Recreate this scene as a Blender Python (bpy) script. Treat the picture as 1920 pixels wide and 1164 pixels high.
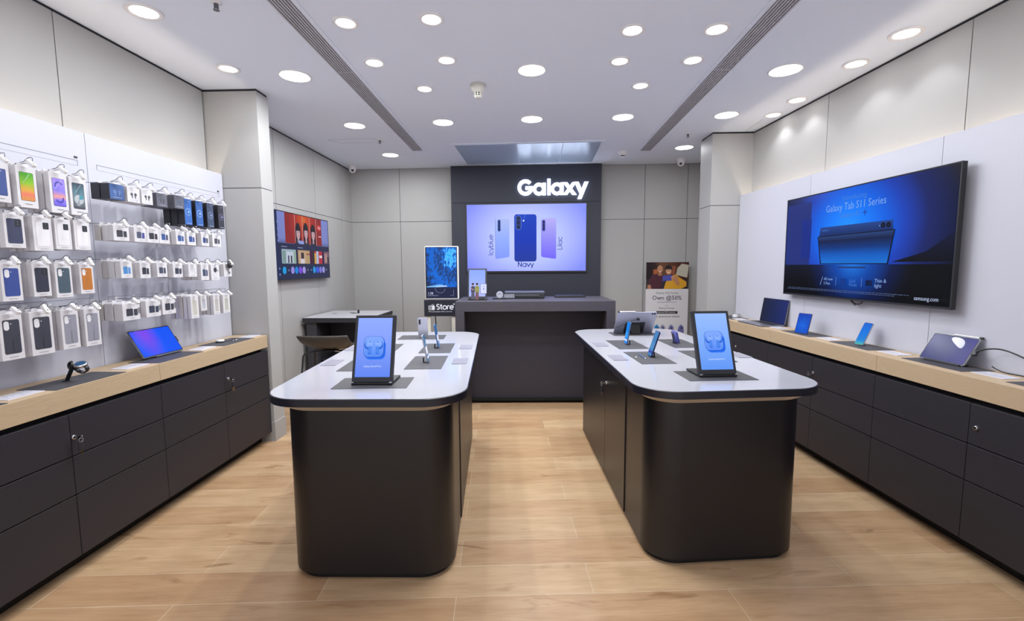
import bpy, bmesh, math, random
from mathutils import Matrix, Vector
random.seed(7)
SC = bpy.context.scene
COL = SC.collection
PI = math.pi
for o in list(bpy.data.objects):
    bpy.data.objects.remove(o, do_unlink=True)

# ------------------------------------------------------------------ camera, world, exposure
EYE = 1.5
def camera():
    f, p, y, r = 869.05009, .09559, .03349, -.00591
    cp, sp, cy, sy, cr, sr = math.cos(p), math.sin(p), math.cos(y), math.sin(y), math.cos(r), math.sin(r)
    fwd = Vector((-sy*cp, cy*cp, -sp)); rt = Vector((cy, sy, 0)); up = rt.cross(fwd)
    r2 = cr*rt + sr*up; u2 = -sr*rt + cr*up
    m = Matrix((r2, u2, -fwd)).transposed().to_4x4()
    m.translation = (0, 0, EYE)
    cd = bpy.data.cameras.new('camera'); cd.sensor_fit = 'HORIZONTAL'; cd.sensor_width = 36
    cd.lens = f/1920*36; cd.clip_start = .05
    co = bpy.data.objects.new('camera', cd); COL.objects.link(co); co.matrix_world = m
    SC.camera = co
camera()
SC.view_settings.view_transform = 'Standard'; SC.view_settings.look = 'None'
SC.view_settings.gamma = 1; SC.view_settings.use_curve_mapping = False
SC.view_settings.exposure = 0.12
W = bpy.data.worlds.new('world'); SC.world = W; W.use_nodes = True
def mall():          # the bright mall in front of the open shop front: unseen, its world light made brighter from below to lift the shop ceiling
    nt = W.node_tree; bg = nt.nodes['Background']
    tc = nt.nodes.new('ShaderNodeTexCoord'); sp = nt.nodes.new('ShaderNodeSeparateXYZ'); mr = nt.nodes.new('ShaderNodeMapRange'); rp = nt.nodes.new('ShaderNodeValToRGB')
    mr.inputs['From Min'].default_value = -.6; mr.inputs['From Max'].default_value = .5
    rp.color_ramp.elements[0].color = (.97, 1, 1, 1); rp.color_ramp.elements[1].color = (.42, .44, .52, 1); e = rp.color_ramp.elements.new(.5); e.color = (.5, .52, .55, 1)
    nt.links.new(tc.outputs['Generated'], sp.inputs[0]); nt.links.new(sp.outputs['Z'], mr.inputs['Value']); nt.links.new(mr.outputs[0], rp.inputs[0]); nt.links.new(rp.outputs[0], bg.inputs[0])
    bg.inputs[1].default_value = 1.75
mall()
BIG_W, SMALL_W, COVE = 9.5, 3.0, 26.0
CEIL = 2.94

# ------------------------------------------------------------------ colours and materials
def lin(h):
    h = h.lstrip('#')
    v = [int(h[i:i+2], 16)/255 for i in (0, 2, 4)]
    return tuple((c/12.92 if c <= .04045 else ((c+.055)/1.055)**2.4) for c in v) + (1,)
MATS = {}
def mat(name, col='#ffffff', rough=.5, metal=0, emit=0, bump=0, bscale=200, var=0, spec=.5, coat=0, stretch=None, alpha=1, trans=0):
    if name in MATS: return MATS[name]
    m = bpy.data.materials.new(name); m.use_nodes = True; nt = m.node_tree
    b = nt.nodes['Principled BSDF']; c = lin(col)
    b.inputs['Roughness'].default_value = rough; b.inputs['Metallic'].default_value = metal
    b.inputs['Specular IOR Level'].default_value = spec; b.inputs['Coat Weight'].default_value = coat
    if trans: b.inputs['Transmission Weight'].default_value = trans
    if emit:
        b.inputs['Base Color'].default_value = (.004, .004, .004, 1)
        b.inputs['Emission Color'].default_value = c; b.inputs['Emission Strength'].default_value = emit
    else:
        b.inputs['Base Color'].default_value = c
    if var or bump:
        tc = nt.nodes.new('ShaderNodeTexCoord'); mp = nt.nodes.new('ShaderNodeMapping')
        if stretch: mp.inputs['Scale'].default_value = stretch
        nt.links.new(tc.outputs['Object'], mp.inputs[0])
        nz = nt.nodes.new('ShaderNodeTexNoise'); nz.inputs['Scale'].default_value = bscale; nz.inputs['Detail'].default_value = 6
        nt.links.new(mp.outputs[0], nz.inputs['Vector'])
        if var:
            rp = nt.nodes.new('ShaderNodeValToRGB')
            rp.color_ramp.elements[0].position = .3; rp.color_ramp.elements[1].position = .7
            rp.color_ramp.elements[0].color = tuple(x*(1-var) for x in c[:3])+(1,)
            rp.color_ramp.elements[1].color = tuple(min(1, x*(1+var)) for x in c[:3])+(1,)
            nt.links.new(nz.outputs[0], rp.inputs[0]); nt.links.new(rp.outputs[0], b.inputs['Base Color'])
        if bump:
            bp = nt.nodes.new('ShaderNodeBump'); bp.inputs['Strength'].default_value = bump; bp.inputs['Distance'].default_value = .002
            nt.links.new(nz.outputs[0], bp.inputs['Height']); nt.links.new(bp.outputs[0], b.inputs['Normal'])
    MATS[name] = m
    return m
def em(h, s=1.0, rough=.25):
    return mat('screen_'+h.strip('#')+('_%g' % s), h, rough=rough, emit=s, spec=.14)
def ink(h, rough=.5):
    return mat('print_'+h.strip('#'), h, rough=rough)
def grad(name, kind, lo, hi, stops, center=(0, 0, 0), emit=1.0, scale=(1, 1, 1), noise=0, nscale=5, rough=.22):
    """colour ramp over the object's own coordinates (a picture on a screen or a print)"""
    if name in MATS: return MATS[name]
    m = bpy.data.materials.new(name); m.use_nodes = True; nt = m.node_tree; N = nt.nodes.new; K = nt.links.new
    b = nt.nodes['Principled BSDF']; b.inputs['Roughness'].default_value = rough; b.inputs['Specular IOR Level'].default_value = .14
    tc = N('ShaderNodeTexCoord'); mp = N('ShaderNodeMapping'); mp.vector_type = 'POINT'
    mp.inputs['Location'].default_value = tuple(-c*s for c, s in zip(center, scale)); mp.inputs['Scale'].default_value = scale
    K(tc.outputs['Object'], mp.inputs[0]); src = mp.outputs[0]
    if kind == 'R':
        ln = N('ShaderNodeVectorMath'); ln.operation = 'LENGTH'; K(src, ln.inputs[0]); v = ln.outputs['Value']
    else:
        sp = N('ShaderNodeSeparateXYZ'); K(src, sp.inputs[0]); v = sp.outputs[kind]
    if noise:
        nz = N('ShaderNodeTexNoise'); nz.inputs['Scale'].default_value = nscale; nz.inputs['Detail'].default_value = 4; K(src, nz.inputs['Vector'])
        mu = N('ShaderNodeMath'); mu.operation = 'MULTIPLY_ADD'; K(nz.outputs[0], mu.inputs[0]); mu.inputs[1].default_value = noise; K(v, mu.inputs[2]); v = mu.outputs[0]
    mr = N('ShaderNodeMapRange'); mr.inputs['From Min'].default_value = lo; mr.inputs['From Max'].default_value = hi; K(v, mr.inputs['Value'])
    rp = N('ShaderNodeValToRGB'); K(mr.outputs[0], rp.inputs[0])
    el = rp.color_ramp.elements
    while len(el) < len(stops): el.new(.5)
    for e, (p, h) in zip(el, stops): e.position = p; e.color = lin(h)
    if emit:
        b.inputs['Base Color'].default_value = (.004, .004, .004, 1)
        K(rp.outputs[0], b.inputs['Emission Color']); b.inputs['Emission Strength'].default_value = emit
    else:
        K(rp.outputs[0], b.inputs['Base Color'])
    MATS[name] = m
    return m

def floor_material():
    m = bpy.data.materials.new('oak_plank_tile'); m.use_nodes = True; nt = m.node_tree; N = nt.nodes.new; K = nt.links.new
    b = nt.nodes['Principled BSDF']
    tc = N('ShaderNodeTexCoord'); mp = N('ShaderNodeMapping')
    mp.inputs['Rotation'].default_value = (0, 0, -math.radians(3.7)); mp.inputs['Location'].default_value = (.83+12.6, -2.204+8.7, 0)
    K(tc.outputs['Object'], mp.inputs[0])
    br = N('ShaderNodeTexBrick'); br.offset = .5; br.offset_frequency = 2; br.squash = 1
    br.inputs['Scale'].default_value = 1; br.inputs['Brick Width'].default_value = 1.26; br.inputs['Row Height'].default_value = .2175
    br.inputs['Mortar Size'].default_value = .0017; br.inputs['Mortar Smooth'].default_value = .2; br.inputs['Bias'].default_value = 0
    br.inputs['Color1'].default_value = lin('#bf9975'); br.inputs['Color2'].default_value = lin('#d6b792'); br.inputs['Mortar'].default_value = lin('#dfccb0')
    K(mp.outputs[0], br.inputs['Vector'])
    st = N('ShaderNodeMapping'); st.inputs['Scale'].default_value = (1.3, 9, 1); K(mp.outputs[0], st.inputs[0])
    nz = N('ShaderNodeTexNoise'); nz.inputs['Scale'].default_value = 1.6; nz.inputs['Detail'].default_value = 8; nz.inputs['Roughness'].default_value = .6; K(st.outputs[0], nz.inputs['Vector'])
    rp = N('ShaderNodeValToRGB'); rp.color_ramp.elements[0].position = .28; rp.color_ramp.elements[0].color = lin('#dcd2c8')
    rp.color_ramp.elements[1].position = .6; rp.color_ramp.elements[1].color = (1, 1, 1, 1); K(nz.outputs[0], rp.inputs[0])
    st2 = N('ShaderNodeMapping'); st2.inputs['Scale'].default_value = (6, 120, 1); K(mp.outputs[0], st2.inputs[0])
    n2 = N('ShaderNodeTexNoise'); n2.inputs['Scale'].default_value = 1; n2.inputs['Detail'].default_value = 4; K(st2.outputs[0], n2.inputs['Vector'])
    r2 = N('ShaderNodeValToRGB'); r2.color_ramp.elements[0].position = .3; r2.color_ramp.elements[0].color = lin('#f3eee8'); r2.color_ramp.elements[1].position = .6; r2.color_ramp.elements[1].color = (1, 1, 1, 1)
    K(n2.outputs[0], r2.inputs[0])
    n3 = N('ShaderNodeTexNoise'); n3.inputs['Scale'].default_value = .8; n3.inputs['Detail'].default_value = 5; n3.inputs['Distortion'].default_value = 1.2
    st3 = N('ShaderNodeMapping'); st3.inputs['Scale'].default_value = (3, 10, 1); K(mp.outputs[0], st3.inputs[0]); K(st3.outputs[0], n3.inputs['Vector'])
    r3 = N('ShaderNodeValToRGB'); r3.color_ramp.elements[0].position = .27; r3.color_ramp.elements[0].color = lin('#b7a48c'); r3.color_ramp.elements[1].position = .36; r3.color_ramp.elements[1].color = (1, 1, 1, 1)
    K(n3.outputs[0], r3.inputs[0])
    def mul(a, c, f):
        x = N('ShaderNodeMixRGB'); x.blend_type = 'MULTIPLY'; x.inputs[0].default_value = f; K(a, x.inputs[1]); K(c, x.inputs[2]); return x.outputs[0]
    c = mul(mul(mul(br.outputs['Color'], rp.outputs[0], .8), r2.outputs[0], .8), r3.outputs[0], .6)
    K(c, b.inputs['Base Color'])
    b.inputs['Roughness'].default_value = .3; b.inputs['Specular IOR Level'].default_value = .45
    bp = N('ShaderNodeBump'); bp.inputs['Strength'].default_value = .06; bp.inputs['Distance'].default_value = .002
    K(n2.outputs[0], bp.inputs['Height']); K(bp.outputs[0], b.inputs['Normal'])
    return m

M_FLOOR = floor_material()
M_CEIL = mat('ceiling_paint', '#eaf1ff', .9)
M_WALL = mat('greige_wall_panel', '#adabaa', .55, bump=.03, bscale=300)
M_GAP = mat('shadow_gap', '#28282c', .9)
M_PANEL = mat('white_display_board', '#c6c6d2', .42)
M_DARKWALL = mat('midnight_wall_panel', '#2b2e3d', .5, bump=.05, bscale=400)
M_CAB = mat('dark_oak_laminate', '#29272e', .48, bump=.25, bscale=60, var=.18, stretch=(1.5, 30, 12))
M_CABX = mat('dark_oak_laminate_right', '#29272e', .48, bump=.25, bscale=60, var=.18, stretch=(1.5, 30, 12))
M_PLINTH = mat('black_plinth', '#0c0c0e', .6)
M_OAK = mat('light_oak', '#bda587', .5, var=.09, bscale=13, bump=.08, stretch=(1.4, 26, 26))
M_OAKX = mat('light_oak_right', '#bda587', .5, var=.09, bscale=13, bump=.08, stretch=(1.4, 26, 26))
M_ISLE = mat('black_satin_laminate', '#131218', .36, spec=.55, bump=.08, bscale=250)
M_BAND = mat('dark_edge_band', '#1d1d29', .35)
M_BRONZE = mat('bronze_trim', '#cfc3b4', .45, metal=.2)
M_TOP = mat('white_gloss_solid_surface', '#b6b6c0', .13, coat=.2)
M_DESK = mat('charcoal_wood', '#4a464f', .45, var=.12, bscale=6, stretch=(2, 20, 20), bump=.1)
M_DESKD = mat('charcoal_panel', '#36333d', .5, var=.1, bscale=6, stretch=(2, 20, 20))
M_MAT = mat('grey_mat', '#434247', .55)
M_BLACK = mat('black_plastic', '#141417', .4)
M_DGREY = mat('dark_grey_plastic', '#2b2b31', .45)
M_WHITE = mat('white_plastic', '#eeecef', .35)
M_CARD = mat('white_carton', '#d6d3d7', .6)
M_CARDB = mat('cream_carton', '#cbc6c4', .65)
M_CHROME = mat('chrome', '#d8d8dc', .18, metal=1)
M_WIRE = mat('steel_wire', '#8d8c92', .3, metal=.9)
M_BRASS = mat('brass_key', '#c9b27a', .3, metal=1)
M_ALU = mat('brushed_aluminium', '#9a9ba4', .32, metal=.8)
M_LAMP = mat('lamp_diffuser', '#fffdfa', emit=9)
M_LED = mat('warm_led_strip', '#ffeed4', emit=COVE)
M_SIGN = mat('lit_sign_face', '#dfeaff', emit=5)
M_ACRYL = mat('price_card', '#d8d6e2', .3)
M_TXT = ink('#96959f')

# ------------------------------------------------------------------ mesh builder
class MB:
    def __init__(s): s.v = []; s.f = []; s.m = []; s.mats = []; s.y = 0.0; s.sm = []
    def mi(s, m):
        if m not in s.mats: s.mats.append(m)
        return s.mats.index(m)
    def add(s, vs, fs, m, smooth=False):
        b = len(s.v); s.v += [tuple(v) for v in vs]; k = s.mi(m)
        for f in fs: s.f.append([b+i for i in f]); s.m.append(k); s.sm.append(smooth)
        return s
    def box(s, x0, y0, z0, x1, y1, z1, m):
        x0, x1 = min(x0, x1), max(x0, x1); y0, y1 = min(y0, y1), max(y0, y1); z0, z1 = min(z0, z1), max(z0, z1)
        v = [(x0, y0, z0), (x1, y0, z0), (x1, y1, z0), (x0, y1, z0), (x0, y0, z1), (x1, y0, z1), (x1, y1, z1), (x0, y1, z1)]
        return s.add(v, [(3, 2, 1, 0), (4, 5, 6, 7), (0, 1, 5, 4), (1, 2, 6, 5), (2, 3, 7, 6), (3, 0, 4, 7)], m)
    def prism(s, pts, z0, z1, m, mtop=None):          # outline in XY (counter-clockwise), extruded in Z
        n = len(pts)
        v = [(x, y, z0) for x, y in pts]+[(x, y, z1) for x, y in pts]
        s.add(v, [list(range(n))[::-1]], m); s.add(v, [list(range(n, 2*n))], mtop or m)
        return s.add(v, [(i, (i+1) % n, n+(i+1) % n, n+i) for i in range(n)], m, n >= 40)
    def loft(s, a, za, b, zb, m):                      # skirt between two outlines
        n = len(a); v = [(x, y, za) for x, y in a]+[(x, y, zb) for x, y in b]
        return s.add(v, [(i, (i+1) % n, n+(i+1) % n, n+i) for i in range(n)], m, True)
    def ext(s, pts, y0, y1, m):                        # outline in XZ (counter-clockwise seen from -Y), extruded from y0 (front) to y1
        n = len(pts)
        v = [(x, y0, z) for x, z in pts]+[(x, y1, z) for x, z in pts]
        s.add(v, [list(range(n))], m); s.add(v, [list(range(n, 2*n))[::-1]], m)
        return s.add(v, [(i, n+i, n+(i+1) % n, (i+1) % n) for i in range(n)], m)
    # flat artwork in the XZ plane facing -Y; every call lies a hair in front of the one before
    def poly(s, pts, m):
        s.y -= .00025
        return s.add([(x, s.y, z) for x, z in pts], [list(range(len(pts)))], m)
    def rect(s, x0, z0, x1, z1, m): return s.poly([(x0, z0), (x1, z0), (x1, z1), (x0, z1)], m)
    def rrect(s, x0, z0, x1, z1, r, m): return s.poly(rr(x0, z0, x1, z1, r), m)
    def oval(s, cx, cz, rx, rz, m, n=28): return s.poly([(cx+rx*math.cos(i*2*PI/n), cz+rz*math.sin(i*2*PI/n)) for i in range(n)], m)
    def stroke(s, pts, w, m):
        s.y -= .00025
        for (x0, z0), (x1, z1) in zip(pts, pts[1:]):
            d = math.hypot(x1-x0, z1-z0) or 1; nx, nz = -(z1-z0)/d*w/2, (x1-x0)/d*w/2
            s.add([(x0-nx, s.y, z0-nz), (x1-nx, s.y, z1-nz), (x1+nx, s.y, z1+nz), (x0+nx, s.y, z0+nz)], [(0, 1, 2, 3)], m)
        return s
    def text(s, t, x, z, size, m, align='CENTER', rot=0, width=None, bold=0):
        cu = bpy.data.curves.new('t', 'FONT'); cu.body = t; cu.size = size; cu.align_x = align; cu.align_y = 'CENTER'; cu.resolution_u = 2; cu.offset = bold
        ob = bpy.data.objects.new('t', cu); me = bpy.data.meshes.new_from_object(ob)
        s.y -= .00025; c, q = math.cos(rot), math.sin(rot); k = 1
        if width and len(me.vertices):
            xs = [v.co.x for v in me.vertices]; k = width/(max(xs)-min(xs))
        s.add([(x+(v.co.x*c*k-v.co.y*q), s.y, z+(v.co.x*q*k+v.co.y*c)) for v in me.vertices], [list(p.vertices) for p in me.polygons], m)
        bpy.data.objects.remove(ob); bpy.data.curves.remove(cu); bpy.data.meshes.remove(me)
        return s
    def tube(s, pts, r, m, n=8, closed=False):
        P = [Vector(p) for p in pts]; L = len(P); R = r if isinstance(r, (list, tuple)) else [r]*L
        vs = []; nrm = None
        for i in range(L):
            a = P[(i-1) % L] if (closed or i > 0) else P[i]; b = P[(i+1) % L] if (closed or i < L-1) else P[i]
            t = (b-a).normalized()
            if nrm is None:
                nrm = t.cross(Vector((0, 0, 1)))
                if nrm.length < .1: nrm = t.cross(Vector((1, 0, 0)))
            nrm = (nrm-t*nrm.dot(t)).normalized(); bi = t.cross(nrm)
            vs += [P[i]+(nrm*math.cos(2*PI*k/n)+bi*math.sin(2*PI*k/n))*R[i] for k in range(n)]
        fs = [(i*n+k, i*n+(k+1) % n, ((i+1) % L)*n+(k+1) % n, ((i+1) % L)*n+k) for i in range(L if closed else L-1) for k in range(n)]
        s.add(vs, fs, m, True)
        if not closed: s.add(vs, [list(range(n))[::-1], list(range((L-1)*n, L*n))], m)
        return s
    def lathe(s, prof, c, m, n=32, axis='Z', smooth=True):
        vs = []
        for r, h in prof:
            for k in range(n):
                a = 2*PI*k/n; x, y = r*math.cos(a), r*math.sin(a)
                vs.append({'Z': (c[0]+x, c[1]+y, c[2]+h), 'Y': (c[0]+x, c[1]+h, c[2]+y), 'X': (c[0]+h, c[1]+x, c[2]+y)}[axis])
        L = len(prof)
        fs = [(i*n+k, i*n+(k+1) % n, (i+1)*n+(k+1) % n, (i+1)*n+k) for i in range(L-1) for k in range(n)]
        s.add(vs, fs, m, smooth); s.add(vs, [list(range(n))[::-1], list(range((L-1)*n, L*n))], m)
        return s
    def build(s, name, parent=None, bevel=0, loc=None, rot=None, fix=False):
        me = bpy.data.meshes.new(name); me.from_pydata(s.v, [], s.f)
        for m in s.mats: me.materials.append(m)
        me.polygons.foreach_set('material_index', s.m); me.polygons.foreach_set('use_smooth', s.sm)
        if fix:
            bm = bmesh.new(); bm.from_mesh(me); bmesh.ops.recalc_face_normals(bm, faces=bm.faces); bm.to_mesh(me); bm.free()
        me.update()
        o = bpy.data.objects.new(name, me); COL.objects.link(o)
        if parent: o.parent = parent
        if loc: o.location = loc
        if rot: o.rotation_euler = rot
        if bevel:
            b = o.modifiers.new('bevel', 'BEVEL'); b.width = bevel; b.segments = 2; b.limit_method = 'ANGLE'
        return o
def rr(x0, z0, x1, z1, r, n=6):
    out = []
    for cx, cz, a in ((x1-r, z0+r, -PI/2), (x1-r, z1-r, 0), (x0+r, z1-r, PI/2), (x0+r, z0+r, PI)):
        out += [(cx+r*math.cos(a+i*PI/2/n), cz+r*math.sin(a+i*PI/2/n)) for i in range(n+1)]
    return out
def thing(name, label, cat, loc=(0, 0, 0), rz=0, group=None):
    o = bpy.data.objects.new(name, None); COL.objects.link(o); o.empty_display_size = .1
    o.location = loc; o.rotation_euler = (0, 0, rz)
    return tag(o, label, cat, group)
def tag(o, label, cat, group=None):
    o['label'] = label; o['category'] = cat
    if group: o['group'] = group
    return o
def struct(o, label=None, cat=None):
    o['kind'] = 'structure'
    if label: o['label'] = label; o['category'] = cat
    return o
def sub(parent, name, loc=(0, 0, 0), rot=(0, 0, 0)):
    o = bpy.data.objects.new(name, None); COL.objects.link(o); o.parent = parent; o.location = loc; o.rotation_euler = rot; o.empty_display_size = .05
    return o
def isect(a, b, c, d):
    (x1, y1), (x2, y2), (x3, y3), (x4, y4) = a, b, c, d
    D = (x1-x2)*(y3-y4)-(y1-y2)*(x3-x4); p = x1*y2-y1*x2; q = x3*y4-y3*x4
    return ((p*(x3-x4)-(x1-x2)*q)/D, (p*(y3-y4)-(y1-y2)*q)/D)
def fillet(quad, r, n=20, inset=0):
    L = len(quad); E = []
    for i in range(L):
        a, b = quad[i], quad[(i+1) % L]; d = math.hypot(b[0]-a[0], b[1]-a[1]); nx, ny = -(b[1]-a[1])/d*inset, (b[0]-a[0])/d*inset
        E.append(((a[0]+nx, a[1]+ny), (b[0]+nx, b[1]+ny)))
    Q = [isect(*E[i-1], *E[i]) for i in range(L)]; out = []
    for i in range(L):
        p = Vector(Q[i]); a = (Vector(Q[i-1])-p).normalized(); b = (Vector(Q[(i+1) % L])-p).normalized()
        h = a.angle(b)/2; t = r/math.tan(h); c = p+(a+b).normalized()*(r/math.sin(h)); s0 = p+a*t-c; s1 = p+b*t-c
        for k in range(n+1):
            v = (s0*(1-k/n)+s1*(k/n)).normalized()*r
            out.append((c.x+v.x, c.y+v.y))
    return out

# right wall frame: s runs along the wall away from the front, k is the distance in the wall normal's direction
RA = math.radians(-3.502); RN = Vector((math.cos(RA), -math.sin(RA), 0)); RD = Vector((math.sin(RA), math.cos(RA), 0))
RROT = math.atan2(-RN.x, RN.y) ; RROT = -PI/2 + math.radians(3.502)
def RW(s, k, z=0): v = RD*s+RN*k; return (v.x, v.y, z)
BA = math.radians(-1.484); BN = Vector((-math.sin(BA), math.cos(BA), 0)); BD = Vector((math.cos(BA), math.sin(BA), 0))
def BW(t, k, z=0): v = BD*t+BN*k; return (v.x, v.y, z)

# ------------------------------------------------------------------ setting
m = MB(); m.box(-3.2, -1.6, -.1, 3.4, 7.4, 0, M_FLOOR); struct(m.build('floor'))
m = MB(); m.box(-3.2, -1.6, CEIL, 3.4, 7.4, CEIL+.1, M_CEIL); struct(m.build('ceiling'))
TOPW = CEIL-.018
def panels(mb, cells, front, thick, back, gap=.003):
    """cells (u0,u1,z0,z1) in wall coordinates -> thin boards over a dark backing; wall local frame: X along, -Y to the room"""
    for u0, u1, z0, z1 in cells: mb.box(u0+gap, front, z0+gap, u1-gap, front+thick, z1 - (0 if z1 >= TOPW else gap), M_WALL)
    us = [c[0] for c in cells]+[c[1] for c in cells]
    mb.box(min(us), front+thick*.6, 0, max(us), back, CEIL, M_GAP)
def grid(us, zs): return [(a, b, c, d) for a, b in zip(us, us[1:]) for c, d in zip(zs, zs[1:])]
m = MB(); panels(m, grid([-1.6, .09, 1.36, 2.63, 3.82], [0, TOPW])+grid([3.99, 4.86, 5.77, 6.59, 7.15], [0, 2.165, TOPW]), 0, .012, .15)
struct(m.build('wall_left', loc=(-2.63, 0, 0), rot=(0, 0, PI/2)))
m = MB(); panels(m, grid([-3.0, -2.072, -1.2], [0, 2.167, CEIL-.004])+grid([.8, 1.516, 2.12, 2.62], [0, 2.167, CEIL-.004]), 0, .012, .15)
KB = 6.9077
o = m.build('wall_back', loc=BW(0, KB), rot=(0, 0, BA)); struct(o)
# the joints right of the dark panel are measured along the wall itself
m = MB(); panels(m, [(-u1, -u0, z0, z1) for u0, u1, z0, z1 in grid([-1.6, .44, 1.61, 2.78, 3.97, 5.14], [0, TOPW])], 0, .012, .15)
struct(m.build('wall_right', loc=RW(0, 2.785), rot=(0, 0, RROT)))
m = MB(); panels(m, [(-6.9, -5.4, 0, 2.165), (-6.9, -5.4, 2.165, TOPW)], 0, .012, .12)
struct(m.build('wall_right_rear', loc=RW(0, 2.873), rot=(0, 0, RROT)))
# columns (wall pillars) with a shadow gap on top, a joint and a skirting
def pillar(name, x0, y0, x1, y1, joint):
    b = MB(); b.box(x0, y0, 0, x1, y1, joint-.003, M_WALL); b.box(x0, y0, joint+.003, x1, y1, TOPW, M_WALL)
    b.box(x0+.006, y0+.006, 0, x1-.006, y1-.006, CEIL, M_GAP)
    return struct(b.build(name))
pillar('wall_pillar_left', -2.68, 3.83, -2.19, 4.0, 2.154)
b = MB(); b.box(-2.20, 3.822, 0, -2.182, 4.0, .17, M_WALL); b.box(-2.63, 3.822, 0, -2.2005, 3.835, .17, M_WALL); struct(b.build('baseboard_left'))
pillar('wall_pillar_right', 2.025, 5.285, 2.62, 5.62, 2.153)
# dark feature wall
m = MB(); kd = KB-.12
for u0, u1, z0, z1 in ((-1.279, .882, 0, 2.41), (-1.279, .882, 2.416, CEIL-.004)): m.box(u0, 0, z0, u1, .12, z1, M_DARKWALL)
m.box(-1.274, .006, 0, .877, .12, CEIL-.01, M_GAP)
struct(m.build('wall_feature', loc=BW(0, kd), rot=(0, 0, BA)), 'tall midnight blue feature wall behind the service desk', 'wall')
# glossy ceiling panel in front of the feature wall
m = MB(); M_GLOSS = mat('blue_grey_gloss_panel', '#c4d6ea', .28, spec=.7, metal=.25)
q = [(-.86, 5.63), (.865, 5.56), (.895, 6.6), (-.835, 6.655)]
m.prism([(-.9, 5.6), (.9, 5.525), (.935, 6.64), (-.87, 6.69)], CEIL-.012, CEIL, M_CEIL)
for a, b2 in ((0, .42), (.425, .74), (.745, 1)):
    f = [Vector(q[0]).lerp(Vector(q[1]), a), Vector(q[0]).lerp(Vector(q[1]), b2), Vector(q[3]).lerp(Vector(q[2]), b2), Vector(q[3]).lerp(Vector(q[2]), a)]
    m.prism([tuple(v) for v in f], CEIL-.016, CEIL-.011, M_GLOSS)
struct(m.build('ceiling_panel'), 'blue grey gloss panel set in the ceiling before the feature wall', 'ceiling panel')
for i, pts in enumerate(([(-2.26, 5.36), (-2.16, 5.5), (-1.66, 5.49), (-1.75, 5.33), (-2.26, 5.36)], [(2.37, 5.27), (2.345, 4.85)])):
    b = MB()
    for (x0, y0), (x1, y1) in zip(pts, pts[1:]): b.tube([(x0, y0, CEIL), (x1, y1, CEIL)], .0022, mat('hairline', '#bfbdc6', .8), 4)
    struct(b.build('trim_%d' % (i+1)))

# ------------------------------------------------------------------ ceiling fittings
def downlight(x, y, r, big, label):
    t = thing('ceiling_downlight', label, 'ceiling light', (x, y, CEIL), group='recessed ceiling downlights')
    k = 1.12 if big else 1.42
    b = MB(); b.lathe([(r*k, 0), (r*k, -.006), (r*k-.004, -.009), (r+.003, -.007), (r, -.003), (r, 0)], (0, 0, 0), M_WHITE, 40); b.build('trim_ring', t)
    b = MB(); b.lathe([(r*.97, -.0005), (r*.97, -.006), (r*.6, -.0075), (.002, -.008)], (0, 0, 0), M_LAMP, 40); b.build('diffuser', t)
    if big:
        l = bpy.data.lights.new('lamp_light', 'AREA'); l.shape = 'DISK'; l.size = r*1.9; l.energy = BIG_W*(1.2 if y > 4 else .85 if y > 2.6 else .6)*(.2 if x > 1.9 else 1); l.color = (.95, .985, 1)
    elif abs(x) < 1.3:
        l = bpy.data.lights.new('lamp_light', 'AREA'); l.shape = 'DISK'; l.size = r*1.9; l.energy = SMALL_W*(2.7 if x < -.4 else 1.8); l.color = (.95, .985, 1)
    else:
        l = bpy.data.lights.new('lamp_light', 'SPOT'); l.spot_size = math.radians(112); l.spot_blend = .45; l.shadow_soft_size = r*.8; l.energy = SMALL_W*(1.75 if x > 2.3 else .85 if y < 3 else 1.6); l.color = (.96, .985, 1)
    lo = bpy.data.objects.new('lamp_light', l); COL.objects.link(lo); lo.parent = t; lo.location = (0, 0, -.02)
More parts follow.
